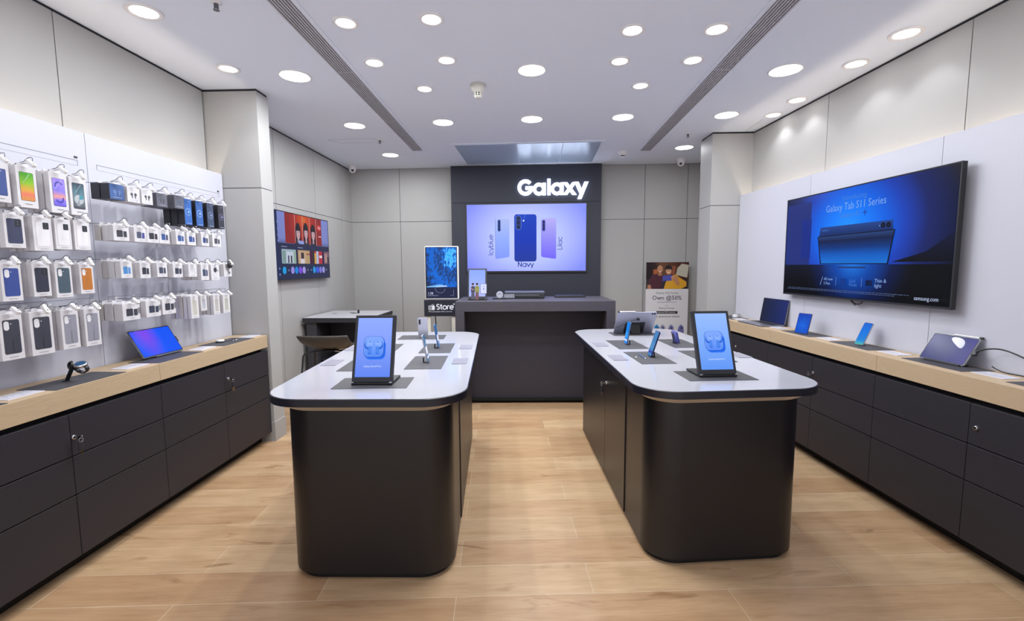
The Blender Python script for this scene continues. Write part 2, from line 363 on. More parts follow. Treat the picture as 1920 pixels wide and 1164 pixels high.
for a in [
 (-2.153, 2.689, .066, 0, 'small downlight over the phone boxes, close to the left wall, nearer of two'),
 (-2.165, 3.446, .056, 0, 'small downlight over the phone boxes, close to the left pillar'),
 (-1.751, 3.599, .104, 1, 'large downlight left of the left air vent, ahead of the pillar'),
 (-1.071, 2.858, .053, 0, 'small downlight just right of the left air vent, nearest the viewer'),
 (-.556, 2.84, .053, 0, 'small downlight at the front over the left island, second from the left vent'),
 (-1.078, 3.4, .054, 0, 'small downlight right of the left air vent, second one along it'),
 (-.562, 3.381, .052, 0, 'small downlight over the left island, just left of the smoke detector'),
 (-.831, 3.898, .052, 0, 'small downlight left of and level with the smoke detector'),
 (-1.76, 4.84, .098, 1, 'round downlight left of the left vent, in front of the ceiling hatch'),
 (-1.764, 6.096, .098, 1, 'round downlight near the back left corner, beyond the ceiling hatch'),
 (-.84, 4.783, .097, 1, 'round downlight in the row before the gloss panel, leftmost of three between the vents'),
 (.036, 3.578, .096, 1, 'large round downlight in the middle of the ceiling, right of the smoke detector'),
 (.047, 4.727, .1, 1, 'round downlight in the middle of the row before the gloss panel'),
 (.65, 3.023, .055, 0, 'small downlight over the right island, nearest the viewer, left of its neighbour'),
 (.657, 3.455, .053, 0, 'small downlight over the right island, left one of the second pair'),
 (.914, 3.916, .054, 0, 'single small downlight over the right island behind the two pairs'),
 (1.165, 3.034, .057, 0, 'small downlight beside the right air vent, nearest the viewer'),
 (1.17, 3.462, .055, 0, 'small downlight beside the right air vent, second one along it'),
 (1.924, 3.668, .106, 1, 'large round downlight between the right air vent and the right wall'),
 (2.379, 3.141, .066, 0, 'small wall washing downlight by the right wall, nearest the viewer'),
 (2.374, 3.58, .06, 0, 'small wall washing downlight by the right wall, second from the front'),
 (2.376, 4.314, .06, 0, 'small wall washing downlight by the right wall, third from the front'),
 (2.379, 4.718, .058, 0, 'small wall washing downlight nearest the right pillar'),
 (1.922, 4.695, .102, 1, 'round downlight right of the right vent, in front of the right pillar'),
 (.935, 4.708, .097, 1, 'round downlight in the row before the gloss panel, rightmost of three between the vents'),
 (1.931, 5.927, .102, 1, 'round downlight near the back right corner above the poster'),
 (-1.75, 2.3, .104, 1, 'added unseen large downlight just ahead of the viewer by the left vent'), (.036, 2.43, .1, 1, 'added unseen large downlight just ahead of the viewer in the middle'), (1.924, 2.4, .104, 1, 'added unseen large downlight just ahead of the viewer by the right wall'),  # from here on: unseen lamps, added in the ceiling's pattern to light the front
 (-1.75, 1.1, .104, 1, 'added unseen large downlight beside the viewer on the left'), (1.924, 1.1, .104, 1, 'added unseen large downlight beside the viewer on the right'), (-2.155, 1.9, .066, 0, 'added unseen small downlight over the phone cases beside the viewer'), (2.379, 2.2, .066, 0, 'added unseen small wall washing downlight beside the viewer')]:
    downlight(*a)
def vent(x, y, yaw, length, w, label):
    t = thing('air_vent', label, 'air vent', (x, y, CEIL), yaw, 'linear ceiling air vents')
    b = MB(); b.box(-w/2, 0, -.004, w/2, length, -.0005, M_GAP); b.build('backing', t)
    b = MB(); n = 7
    for i in range(n):
        c = -w/2+w*(i+.5)/n; b.box(c-w/n*.29, 0, -.011, c+w/n*.29, length, -.003, mat('vent_slat', '#b9b7c0', .5))
    for k in range(1, 4): b.box(-w/2, length*k/4-.004, -.0115, w/2, length*k/4+.004, -.003, mat('vent_slat'))
    b.build('slats', t)
    b = MB(); b.box(-w/2-.03, 0, -.005, -w/2, length, -.0005, M_CEIL); b.box(w/2, 0, -.005, w/2+.03, length, -.0005, M_CEIL); b.box(-w/2-.03, length, -.005, w/2+.03, length+.012, -.0005, M_CEIL); b.build('frame', t)
vent(-1.33, 1.2, math.radians(.35), 4.68, .125, 'slatted linear air vent running along the left half of the ceiling')
vent(1.405, 1.2, math.radians(-.95), 4.84, .13, 'slatted linear air vent running along the right half of the ceiling')
t = thing('smoke_detector', 'cream smoke detector hanging from the middle of the ceiling', 'smoke detector', (-.389, 3.83, CEIL))
b = MB(); mm = mat('cream_plastic', '#c9c6bf', .5)
b.lathe([(.062, 0), (.062, -.012), (.058, -.03), (.035, -.062), (.03, -.066)], (0, 0, 0), mm); b.build('base', t)
b = MB(); b.lathe([(.026, -.066), (.026, -.09)], (0, 0, 0), M_BLACK)
for i in range(8): a = i*PI/4; b.box(.028*math.cos(a)-.004, .028*math.sin(a)-.004, -.092, .028*math.cos(a)+.004, .028*math.sin(a)+.004, -.064, mm)
b.lathe([(.031, -.078), (.031, -.081)], (0, 0, 0), mm); b.lathe([(.03, -.09), (.028, -.1), (.012, -.108), (.002, -.109)], (0, 0, 0), mm); b.build('sensor_cage', t)
t = thing('smoke_detector', 'small smoke detector on the back ceiling right of the gloss panel', 'smoke detector', (1.216, 6.1, CEIL))
b = MB(); b.lathe([(.06, 0), (.06, -.015), (.045, -.035), (.033, -.05)], (0, 0, 0), M_WHITE); b.build('base', t)
b = MB(); b.lathe([(.026, -.05), (.026, -.062)], (0, 0, 0), M_BLACK); b.lathe([(.03, -.062), (.024, -.075), (.002, -.079)], (0, 0, 0), M_WHITE); b.build('sensor_cage', t)
def cctv(x, y, label, ang):
    t = thing('security_camera', label, 'security camera', (x, y, CEIL), ang, 'dome cameras')
    b = MB(); b.lathe([(.058, 0), (.058, -.02), (.05, -.035)], (0, 0, 0), M_WHITE); b.build('base', t)
    b = MB(); b.lathe([(.05, -.035)]+[(.05*math.cos(i*PI/16), -.05-.05*math.sin(i*PI/16)) for i in range(8)]+[(.001, -.1)], (0, 0, 0), M_WHITE); b.build('dome', t)
    b = MB(); b.lathe([(.018, -.004), (.018, .004)], (0, -.045, -.07), M_BLACK, 20, 'Y'); b.build('lens', t)
cctv(-2.5, 6.72, 'white dome camera in the back left corner of the ceiling', .4)
cctv(2.1, 6.56, 'white dome camera on the back ceiling above the poster', -.4)
for x, y, l in ((-1.692, 2.62, 'sprinkler head at the front ceiling left of the left vent'), (-1.676, 5.388, 'sprinkler head beside the ceiling hatch at the back left'), (1.769, 5.319, 'sprinkler head in front of the back right downlight')):
    t = thing('fire_sprinkler', l, 'sprinkler', (x, y, CEIL), group='fire sprinklers')
    b = MB(); b.lathe([(.03, 0), (.03, -.004), (.012, -.008)], (0, 0, 0), M_WHITE, 20); b.build('escutcheon', t)
    b = MB(); b.tube([(0, 0, -.006), (0, 0, -.026)], .012, mat('dull_metal', '#6e6e74', .4, metal=.6)); b.tube([(-.004, 0, -.02), (-.011, 0, -.03), (-.004, 0, -.04)], .0035, mat('dull_metal', '#6e6e74', .4, metal=.6), 6); b.tube([(.004, 0, -.02), (.011, 0, -.03), (.004, 0, -.04)], .0035, mat('dull_metal', '#6e6e74', .4, metal=.6), 6)
    b.lathe([(.016, -.04), (.016, -.042)], (0, 0, 0), mat('dull_metal', '#6e6e74', .4, metal=.6), 16); b.build('head', t)

# ------------------------------------------------------------------ display boards and wall cabinets
def board(name, frame, u0, u1, label, z0=.90, z1=2.265):
    loc, rot = frame
    t = thing(name, label, 'wall display board', loc, rot, 'white display boards')
    b = MB(); b.box(u0+.0016, 0, z0, u1-.0016, .025, z1, M_PANEL); b.build('board', t)
    b = MB(); b.box(u0+.001, .025, z1-.14, u1-.001, .045, z1-.06, M_GAP); b.box(u0+.02, .062, z1-.10, u1-.02, .078, z1-.092, M_LED); b.build('light_strip', t)
    b = MB()
    for k in (.05, .5, .95): x = u0+(u1-u0)*k; b.box(x-.02, .025, z0+.05, x+.02, .112, z1-.2, M_DGREY)
    b.build('bracket', t)
    return t
LF = ((-2.51, 0, 0), PI/2)
M_GROOVE = mat('slot_shadow', '#77757f', .8)
for u0, u1, l in ((.29, 1.46, 'white display board on the left wall, nearest the shop front'), (1.46, 2.63, 'white display board behind the phone case boxes on the left wall'), (2.63, 3.823, 'white display board behind the earphone and charger boxes, next to the left pillar')):
    t = board('display_board', LF, u0, u1, l)
    if u0 > 1:
        for z in (2.1, 1.985, 1.765, 1.55, 1.33):
            b = MB(); a0, a1 = u0+.06, u1-.055
            b.box(a0, -.0012, z, a1, .004, z+.0018, M_GROOVE); b.box(a0, -.0012, z-.028, a1, .004, z-.0272, mat('slot_line', '#b9b8c2', .8)); b.box(a0, -.0012, z-.028, a0+.0014, .004, z, M_GROOVE); b.box(a1-.0014, -.0012, z-.028, a1, .004, z, M_GROOVE)
            if z > 2.05: b.box(a1-.018, -.003, z+.012, a1, .003, z+.022, M_DGREY)
            b.build('slot_rail', t)
RF = (RW(0, 2.66), RROT)
for s0, s1, l in ((.4, 1.6, 'white display board on the right wall, nearest the shop front'), (1.6, 2.776, 'white display board behind the right end of the wall television'), (2.776, 3.955, 'white display board behind the left end of the wall television'), (3.955, 5.125, 'white display board behind the laptop, next to the right pillar')):
    board('display_board', RF, -s1, -s0, l, .90, 2.256)

def lock(parent, x, y, z, r=.011):
    b = MB(); b.lathe([(r, 0), (r, -.006), (r*.8, -.009), (r*.5, -.009)], (x, y, z), M_CHROME, 20, 'Y'); b.box(x-.0012, y-.0098, z-.006, x+.0012, y-.0085, z+.006, M_BLACK)
    return b.build('lock', parent)
def cabinet(frame, u0, u1, mcab, label, depth, has_lock=None, group='drawer cabinets'):
    loc, rot = frame
    c = (u0+u1)/2; w = u1-u0
    R = Matrix.Rotation(rot, 3, 'Z'); p = Vector(loc)+R @ Vector((c, 0, 0))
    t = thing('drawer_cabinet', label, 'cabinet', p, rot, group)
    b = MB(); b.box(-w/2+.001, .02, .085, w/2-.001, depth, .79, M_PLINTH); b.box(-w/2+.001, .06, .79, w/2-.001, depth, .826, M_PLINTH); b.build('carcass', t)
    b = MB(); b.box(-w/2, .095, 0, w/2, depth, .085, M_PLINTH); b.build('plinth', t)
    for z0, z1, k in ((.594, .80, 0), (.401, .588, 1), (.088, .395, 2)):
        b = MB(); b.box(-w/2+.0015, 0, z0, w/2-.0015, .02, z1, mcab); d = b.build('drawer', t, bevel=.0015)
        if has_lock is not None and k == 0: lock(d, has_lock-c, 0, .684)
    return t
def key_ring(pos, rot, label, n=3):
    t = thing('key_ring', label, 'keys', pos, rot, 'cabinet keys')
    b = MB(); b.box(-.001, -.032, -.005, .001, -.009, .005, M_CHROME); b.lathe([(.011, -.001), (.011, .001)], (0, -.032, 0), M_CHROME, 16, 'X'); b.build('key', t)
    b = MB(); b.tube([(.011*math.sin(i*PI/8), -.034, -.012+.011*math.cos(i*PI/8)) for i in range(16)], .0012, M_CHROME, 6, True); b.build('ring', t)
    b = MB(); b.prism([(.012*math.cos(i*PI/6), .007*math.sin(i*PI/6)-.03) for i in range(12)], -.062, -.022, M_DGREY); b.build('fob', t, bevel=.003)
    for i in range(n):
        b = MB(); x = (i-(n-1)/2)*.009; b.box(x-.003, -.033, -.088, x+.003, -.0315, -.058, M_BRASS); b.build('spare_key', t)
LCF = ((-2.21, 0, 0), PI/2)
seams = [.35, .934, 1.518, 2.102, 2.666, 3.25, 3.82]
names = ['third drawer cabinet from the shop front', '']
LL = ['dark drawer cabinet left of the viewer, nearest the shop front', 'dark drawer cabinet on the left, second from the shop front', 'dark drawer cabinet on the left just ahead of the one with hanging keys', 'dark drawer cabinet under the round watch with a key hanging in its top drawer', 'dark drawer cabinet below the blue tablet on the left counter', 'dark drawer cabinet at the left pillar with keys in its top drawer']
for i, (a, b2) in enumerate(zip(seams, seams[1:])): cabinet(LCF, a, b2, M_CAB, LL[i], .415, {3: 2.113, 5: 3.287}.get(i))
key_ring((-2.205, 2.113, .684), PI/2, 'key ring hanging from the near lock of the left cabinets', 1)
key_ring((-2.205, 3.287, .684), PI/2, 'key ring with brass keys hanging from the lock by the left pillar', 3)
RCF = (RW(0, 2.37), RROT)
rs = [.46, 1.045, 1.63, 2.214, 2.81, 3.395, 3.98, 4.565, 5.15]
RL = ['dark drawer cabinet on the right, nearest the shop front', 'dark drawer cabinet on the right, second from the shop front', 'dark drawer cabinet on the right with a bare round lock, below the bent cable', 'dark drawer cabinet below the purple tablet on the right counter', 'dark drawer cabinet under the leaning phone, with a key hanging in its lock', 'dark drawer cabinet below the foldable blue screen on the right', 'dark drawer cabinet below the open laptop', 'dark drawer cabinet nearest the right pillar']
for i, (a, b2) in enumerate(zip(rs, rs[1:])): cabinet(RCF, -b2, -a, M_CABX, RL[i], .385, {2: -2.176, 4: -3.378, 6: -4.529}.get(i))
key_ring(RW(3.378, 2.368, .684), RROT, 'key ring hanging from a right cabinet lock behind the island corner', 2)

def worktop(frame, u0, u1, mw, label, back, over=0.0):
    loc, rot = frame; R = Matrix.Rotation(rot, 3, 'Z'); c = (u0+u1)/2; p = Vector(loc)+R @ Vector((c, 0, 0)); w = (u1-u0)/2
    b = MB(); b.box(-w+.0008, -over, .827, w-.0008, back, .93, mw); o = b.build('counter_top', bevel=.0015, loc=p, rot=(0, 0, rot))
    tag(o, label, 'counter', 'light oak counter tops')
for a, b2, l in ((.32, 1.49, 'light oak counter top on the left, front section'), (1.49, 2.663, 'light oak counter top section carrying the round watch'), (2.663, 3.82, 'light oak counter top section carrying the blue laptop, ending at the left pillar')): worktop(LCF, a, b2, M_OAK, l, .288, .004)
for a, b2, l in ((.47, 1.64, 'light oak counter top on the right, front section'), (1.64, 2.807, 'light oak counter top section carrying the purple tablet'), (2.807, 3.95, 'light oak counter top section with the leaning phone and blue folding screen'), (3.95, 5.14, 'light oak counter top section with the open laptop, ending at the right pillar')): worktop(RCF, -b2, -a, M_OAKX, l, .279)

# ------------------------------------------------------------------ island tables
def island(name, left, right, front, far, label, doors, side):
    q = [isect(*front, *left), isect(*front, *right), isect(*far, *right), isect(*far, *left)]
    cx = sum(p[0] for p in q)/4; cy = sum(p[1] for p in q)/4; q = [(x-cx, y-cy) for x, y in q]
    t = thing(name, label, 'display table', (cx, cy, 0), 0, 'island display tables')
    o0 = fillet(q, .2); o1 = fillet(q, .199, inset=.0035); ob = fillet(q, .15, inset=.075); oi = fillet(q, .19, inset=.012)
    b = MB(); b.prism(o0, .874, .909, M_BAND); b.loft(o0, .909, o1, .9112, M_BAND); e = b.build('edge_band', t, fix=True)
    b = MB(); b.prism(o1, .905, .912, M_TOP); b.build('top', t)
    b = MB(); b.loft(ob, .835, oi, .8745, M_BRONZE); b.prism(oi, .8735, .8742, M_BRONZE); b.build('bronze_trim', t)
    b = MB(); b.prism(ob, .03, .838, M_ISLE); b.build('body', t)
    b = MB(); b.prism(fillet(q, .14, inset=.095), 0, .032, M_PLINTH); b.build('plinth', t)
    # doors: thin boards on the long aisle side
    A, B = (q[0], q[3]) if side < 0 else (q[1], q[2])
    d = (Vector(B)-Vector(A)).normalized(); nrm = Vector((-d.y, d.x)) if side < 0 else Vector((d.y, -d.x))
    base = Vector(A)-nrm*.075; ang = math.atan2(d.y, d.x)
    for u0, u1, lk in doors:
        p = base+d*((u0+u1)/2); w = (u1-u0)/2
        r = ang+PI if side < 0 else ang
        b = MB(); b.box(-w+.0025, -.006, .035, w-.0025, .004, .825, M_ISLE); dd = b.build('door', t, bevel=.0012, loc=(p.x, p.y, 0), rot=(0, 0, r))
        if lk: lock(dd, lk, -.006, .70, .012)
    return (cx, cy), base, d, ang
(cxl, cyl), *_ = island('island_table', ((-1.262, 2.494), (-1.325, 3.444)), ((-.318, 2.575), (-.417, 3.962)), ((-1.034, 1.995), (-.548, 2.003)), ((-1.19, 4.132), (-.516, 4.14)),
   'left island table with rounded white top and black body, nearest the phone boxes', [(.575, 1.38, 0), (1.38, 1.9, 0)], 1)
ri = island('island_table', ((.522, 2.263), (.423, 4.052)), ((1.460, 2.479), (1.411, 3.186)), ((.678, 2.133), (1.258, 2.196)), ((.609, 4.292), (1.265, 4.359)),
   'right island table with rounded white top and black body, nearest the big wall television', [(.54, 1.06, -.22), (1.06, 1.6, 0)], -1)
(cxr, cyr), bs, dv, an = ri
kp = bs+dv*(.80+.22); key_ring((cxr+kp.x-.008, cyr+kp.y, .70), an+PI, 'key ring hanging from the side door of the right island', 2)

def flat(name, mb, label, cat, loc, rz, group): o = mb.build(name, loc=loc, rot=(0, 0, rz)); return tag(o, label, cat, group)
def place_mat(x, y, w, d, rz, z, label, r=.004):
    b = MB(); b.prism([(a, c) for a, c in rr(-w/2, -d/2, w/2, d/2, r, 3)], 0, .0018, M_MAT); flat('display_mat', b, label, 'display mat', (x, y, z), rz, 'grey display mats')
M_ACRYI = mat('grey_price_card', '#92909f', .3)
def price_card(x, y, w, d, rz, z, label):
    t = thing('price_card', label, 'price card', (x, y, z), rz, 'acrylic price cards')
    b = MB(); b.box(-w/2, -d/2, 0, w/2, d/2, .003, M_ACRYI if z < .92 else M_ACRYL); b.build('plate', t)
    b = MB(); random.seed(int(x*1000)+int(y*777))
    for i in range(6):
        yy = d/2-.02-i*(d-.03)/6; ww = w*random.uniform(.3, .75); b.box(-w*.4, yy-.002, .003, -w*.4+ww, yy+.0008, .0033, M_TXT)
    b.build('printed_text', t)
TZ = .912
LI, RI = math.radians(3.8), math.radians(4.6)
for x, y, w, d, l in ((-.779, 2.286, .366, .22, 'grey mat under the earbud screen on the left island'), (-.99, 2.745, .215, .39, 'grey mat half hidden behind the earbud screen on the left island'), (-1.04, 3.27, .215, .39, 'grey mat at the left edge of the left island, farther back'),
                     (-.618, 2.798, .215, .39, 'grey mat under the nearer leaning phone on the left island'), (-.65, 3.293, .217, .39, 'grey mat under the farther leaning phone on the left island'), (-.876, 3.804, .373, .23, 'grey mat under the silver phone at the far end of the left island')):
    place_mat(x, y, w, d, LI, TZ, l)
for x, y, w, d, l in ((.996, 2.462, .361, .22, 'grey mat under the earbud screen on the right island'), (1.155, 3.0, .215, .39, 'grey mat half hidden behind the earbud screen on the right island'), (1.135, 3.5, .2, .38, 'grey mat under the flip phone on the right island'),
                     (.773, 2.951, .214, .393, 'grey mat with the phone and stylus on the right island'), (.739, 3.447, .216, .385, 'grey mat under the bright blue phone on the right island'), (.906, 3.993, .378, .215, 'grey mat under the tablet at the far end of the right island')):
    place_mat(x, y, w, d, RI, TZ, l)
for x, y, l in ((-1.202, 2.78, 'price card left of the earbud screen on the left island'), (-1.255, 3.27, 'price card half hidden behind the left earbud screen'), (-.421, 2.827, 'price card beside the nearer leaning phone on the left island'), (-.452, 3.335, 'price card beside the farther leaning phone on the left island')):
    price_card(x, y, .09, .168, LI, TZ, l)
for x, y, l in ((.574, 2.939, 'price card beside the stylus phone on the right island'), (.54, 3.44, 'price card beside the bright blue phone on the right island'), (1.378, 3.03, 'price card right of the earbud screen on the right island')):
    price_card(x, y, .09, .168, RI, TZ, l)

# ------------------------------------------------------------------ earbud advertising screens
def earbuds(b, cx, cz, k):
    dk, md, lt = em('#1f5fd0'), em('#4e86e8'), em('#7fa6f6')
    b.rrect(cx-.044*k, cz-.064*k, cx+.06*k, cz+.03*k, .025*k, em('#3f7df0')); b.rrect(cx-.04*k, cz-.06*k, cx+.06*k, cz+.035*k, .025*k, em('#1f66e6'))
    b.rrect(cx-.052*k, cz-.053*k, cx+.053*k, cz+.055*k, .027*k, em('#1450c4')); b.rrect(cx-.0495*k, cz-.0495*k, cx+.0495*k, cz+.0535*k, .025*k, em('#86aaf8')); b.rrect(cx-.047*k, cz-.0485*k, cx+.049*k, cz+.05*k, .024*k, grad('earbud_case_blue', 'Z', .1, .21, [(0, '#3f7bea'), (.5, '#5c8df0'), (1, '#7aa2f6')]))
    b.stroke([(cx-.043*k, cz+.031*k), (cx+.043*k, cz+.031*k)], .0008*k, em('#4a7ee0'))
    for sgn in (-1, 1):
        b.oval(cx+sgn*.028*k, cz+.009*k, .0205*k, .0205*k, em('#1c58c8')); b.oval(cx+sgn*.029*k, cz+.0135*k, .0185*k, .0185*k, em('#3f78e0')); b.oval(cx+sgn*.0215*k, cz+.017*k, .0205*k, .0205*k, em('#4a80e6')); b.oval(cx+sgn*.0215*k, cz+.018*k, .0193*k, .0193*k, lt)
        b.rrect(cx+sgn*.02*k-.0078*k, cz-.037*k, cx+sgn*.02*k+.0078*k, cz+.003*k, .0075*k, em('#2f69d4')); b.rrect(cx+sgn*.02*k-.006*k, cz-.032*k, cx+sgn*.02*k+.0062*k, cz+.006*k, .006*k, md); b.rect(cx+sgn*.02*k-.006*k, cz+.017*k, cx+sgn*.02*k+.006*k, cz+.0185*k, em('#b4ccfd'))
        b.oval(cx+sgn*.02*k, cz+.027*k, .003*k, .003*k, dk)
def ad_screen(x, y, rz, w, h, lean, label, key, stops, z=TZ, art=earbuds, base_d=.17):
    t = thing('advertising_screen', label, 'display screen', (x, y, z+.0018), rz)
    b = MB(); b.box(-w/2, 0, 0, w/2, base_d, .012, M_BLACK); b.build('base_plate', t, bevel=.003)
    fw = .0145*w/.2
    b = MB(); b.box(-w/2, .0, .008, w/2, .026, h, M_DGREY); fr = b.build('frame', t, bevel=.003, loc=(0, .002, .006), rot=(-lean, 0, 0))
    b = MB(); g = grad(key, 'Z', .03, h-.02, stops); b.y = -.0006; x0, x1, z0, z1 = -w/2+fw, w/2-fw, .034, h-fw
    b.rect(x0, z0, x1, z1, g); art(b, 0, (z0+z1)/2+.0, w/.2); b.build('screen', t, loc=(0, .002, .006), rot=(-lean, 0, 0))
    b = MB(); hh = h*.55; s, c = math.sin(lean), math.cos(lean); b.ext([(-.03, 0), (.03, 0), (.03, .2), (-.03, .2)], 0, .006, M_BLACK); b.build('rear_prop', t, loc=(0, base_d-.012, .01), rot=(math.radians(18), 0, 0))
    for sx in (-1, 1):
        b = MB(); b.box(sx*(w/2-.008)-.006, -.003, .012, sx*(w/2-.008)+.006, .004, .018, M_CHROME); b.build('clip', t)
    return t
def ad_art(b, cx, cz, k):
    earbuds(b, cx, cz, k*.97); b.text('Galaxy Buds4 Pro', cx, cz-.098, .0125, em('#c2d4ff'), bold=.0001)
ad_screen(-.776, 2.236, math.radians(1.5), .205, .35, math.radians(18), 'portrait screen showing blue earbuds on the left island', 'ad_left_bg', [(0, '#5c80ea'), (.5, '#7d98f2'), (1, '#8da6f8')], art=ad_art)
ad_screen(1.0, 2.418, math.radians(4.9), .202, .353, math.radians(20), 'portrait screen showing blue earbuds on the right island', 'ad_right_bg', [(0, '#5e92ee'), (.5, '#7ba8f4'), (1, '#92b6f8')], art=ad_art)

# ------------------------------------------------------------------ demo phones and tablets
def slab(t, w, h, d, body, screen_fn, lean, back_fn=None, loc=(0, 0, 0), r=.009, bez=.0025, name='body'):
    """phone or tablet: front at y=0 facing -Y, bottom at z=0, leaning back"""
    b = MB(); b.ext(rr(-w/2, 0, w/2, h, r), 0, d, body); b.build(name, t, bevel=min(.0015, d*.25), loc=loc, rot=(-lean, 0, 0))
    b = MB(); b.y = -.0002; b.rrect(-w/2+.0012, .0012, w/2-.0012, h-.0012, r*.9, M_BLACK); screen_fn(b, -w/2+bez, bez, w/2-bez, h-bez, r*.75); b.build('screen', t, loc=loc, rot=(-lean, 0, 0))
    if back_fn:
        b = MB(); back_fn(b, w, h, d); b.build('camera', t, loc=loc, rot=(-lean, 0, 0))
def stand(x, y, z, rz, label, h=.05):
    t = thing('phone_stand', label, 'phone stand', (x, y, z+.0018), rz, 'security phone stands')
    b = MB(); b.box(-.014, 0, 0, .014, .024, .005, M_BLACK); b.build('foot', t, bevel=.001)
    b = MB(); b.tube([(0, .022, .004), (0, .02, h)], .0042, M_BLACK); b.build('post', t)
def cams(n=3, px=.016, pz=.012, r=.006, gap=.017, pill=True):
    def fn(b, w, h, d):
        cx, cz = w/2-px, h-pz-.004
        if pill: b.ext([(cx+x, cz-(n-1)*gap/2+z) for x, z in rr(-r*1.5, -(n-1)*gap/2-r*1.5, r*1.5, (n-1)*gap/2+r*1.5, r*1.4)], d-.0005, d+.0018, M_DGREY)
        for i in range(n): b.lathe([(r, d), (r, d+.003), (r*.7, d+.003)], (cx, 0, cz-i*gap), M_BLACK, 16, 'Y')
    return fn
def scr(c1, c2=None, c3=None):
    def fn(b, x0, z0, x1, z1, r):
        b.rrect(x0, z0, x1, z1, r, em(c1))
        if c2: b.rect(x0, z0+(z1-z0)*.28, x1, z0+(z1-z0)*.55, em(c2))
        if c3: b.rect(x0, z0+(z1-z0)*.12, x1, z0+(z1-z0)*.2, em(c3))
    return fn
M_BLUEM = mat('blue_metal', '#5f7fb5', .3, metal=.5); M_SILV = mat('silver_glass', '#b9b9c8', .25, metal=.3); M_NAVYM = mat('navy_glass', '#34407e', .25, metal=.3)
E2 = math.radians
def phone(x, y, rz, w, h, lean, body, sf, label, cam=cams(), z=TZ, st=None):
    t = thing('demo_phone', label, 'phone', (x, y, z+.008), rz, 'demo phones')
    slab(t, w, h, .008, body, sf, lean, cam)
    R = Matrix.Rotation(rz, 3, 'Z'); p = R @ Vector((0, .012, 0))
    stand(x+p.x, y+p.y, z, rz, st, .03)
phone(-.607, 2.792, E2(90+6), .075, .168, E2(10.5), M_SILV, scr('#2f6d9a', '#dcdcec', '#d2d6ea'), 'nearer leaning phone on the left island, seen edge on', st='black stand behind the nearer leaning phone on the left island')
phone(-.638, 3.295, E2(90+4), .075, .168, E2(9), M_BLUEM, scr('#2c67a0', '#d8d8ea'), 'farther leaning phone on the left island, seen edge on', st='black stand behind the farther leaning phone on the left island')
phone(.782, 2.972, E2(-90+2), .08, .168, E2(18), M_NAVYM, scr('#3f7bb4', '#4a86bb', '#3a3f9e'), 'phone with a blue picture beside the stylus on the right island', st='black stand behind the stylus phone on the right island')
phone(.728, 3.442, E2(-90+3), .075, .165, E2(9), M_BLUEM, scr('#0f7fe0', '#2a90ea', '#bcd4f2'), 'bright blue phone on the right island before the silver tablet', st='black stand behind the bright blue phone on the right island')
t = thing('demo_phone', 'small purple flip phone standing on the right side of the right island', 'phone', (1.132, 3.5, TZ+.008), E2(90+12), 'demo phones')
slab(t, .074, .09, .014, mat('violet_glass', '#5a5cae', .25, metal=.3), scr('#3a4a9a'), E2(16), cams(2, .02, .02, .009, .022))
stand(1.12, 3.5, TZ, E2(90+12), 'black stand of the purple flip phone', .03)
t = thing('demo_phone', 'silver phone showing its back at the far end of the left island', 'phone', (-.868, 3.80, TZ+.008), E2(180+6), 'demo phones')
slab(t, .08, .163, .008, M_SILV, scr('#3a4a9a'), E2(10), cams(3, .016, .016, .0055, .014))
stand(-.868, 3.79, TZ, E2(186), 'black stand of the silver phone on the left island', .03)
for x, y, l in ((.735, 2.965, 'slim stylus lying beside the phone on the right island'),):
    t = thing('stylus', l, 'stylus', (x, y, TZ+.006), 0)
    b = MB(); b.tube([(-.003, .07, 0), (.003, -.07, 0)], .0036, M_BLUEM, 10); b.build('barrel', t)
    b = MB(); b.tube([(.003, -.07, 0), (.0035, -.082, 0)], [.0034, .0008], M_WHITE, 10); b.build('tip', t)
b = MB(); b.box(-.012, -.004, 0, .012, .004, .004, M_WHITE); tag(b.build('card_tag', loc=(.693, 2.945, TZ+.0018), rot=(0, 0, 1.4)), 'tiny white tag left of the stylus on the right island', 'tag')
# far tablet of the right island (its back to the viewer)
t = thing('demo_tablet', 'silver tablet seen from behind at the far end of the right island', 'tablet', (.912, 4.03, TZ+.006), E2(180+6))
def tabcam(b, w, h, d):
    for i in (0, 1): b.lathe([(.008, d-.001), (.008, d+.002), (.005, d+.002)], (-w/2+.018+i*.02, 0, h-.016), M_BLACK, 18, 'Y')
slab(t, .34, .226, .008, mat('silver_tablet_back', '#a5a6b8', .35, metal=.4), scr('#2a3f9a'), E2(32), tabcam, r=.012, bez=.008)
b = MB(); b.ext([(-.085, .01), (.085, .01), (.085, .12), (-.085, .12)], .009, .014, M_DGREY); b.build('stand_plate', t, rot=(-E2(32), 0, 0))
b = MB(); b.box(-.012, .0135, .05, .012, .015, .062, M_WHITE); b.build('sensor_label', t, rot=(-E2(32), 0, 0))
b = MB(); b.ext([(-.04, 0), (.04, 0), (.04, .09), (-.04, .09)], 0, .006, M_BLACK); b.build('prop', t, loc=(0, .085, 0), rot=(E2(18), 0, 0))
b = MB(); b.tube([(.155, .002, .231), (.02, .002, .231)], .005, M_WHITE, 10); b.tube([(.168, .002, .231), (.155, .002, .231)], .007, M_DGREY, 10); b.build('stylus', t, rot=(-E2(32), 0, 0))
b = MB(); b.tube([(-.012, .018, .155), (.03, .022, .15), (.09, .03, .12), (.15, .03, .09), (.175, .02, .07)], .0026, M_DGREY, 6); b.box(-.028, .01, .148, -.006, .02, .164, M_DGREY); b.build('cable', t, rot=(-E2(32), 0, 0))

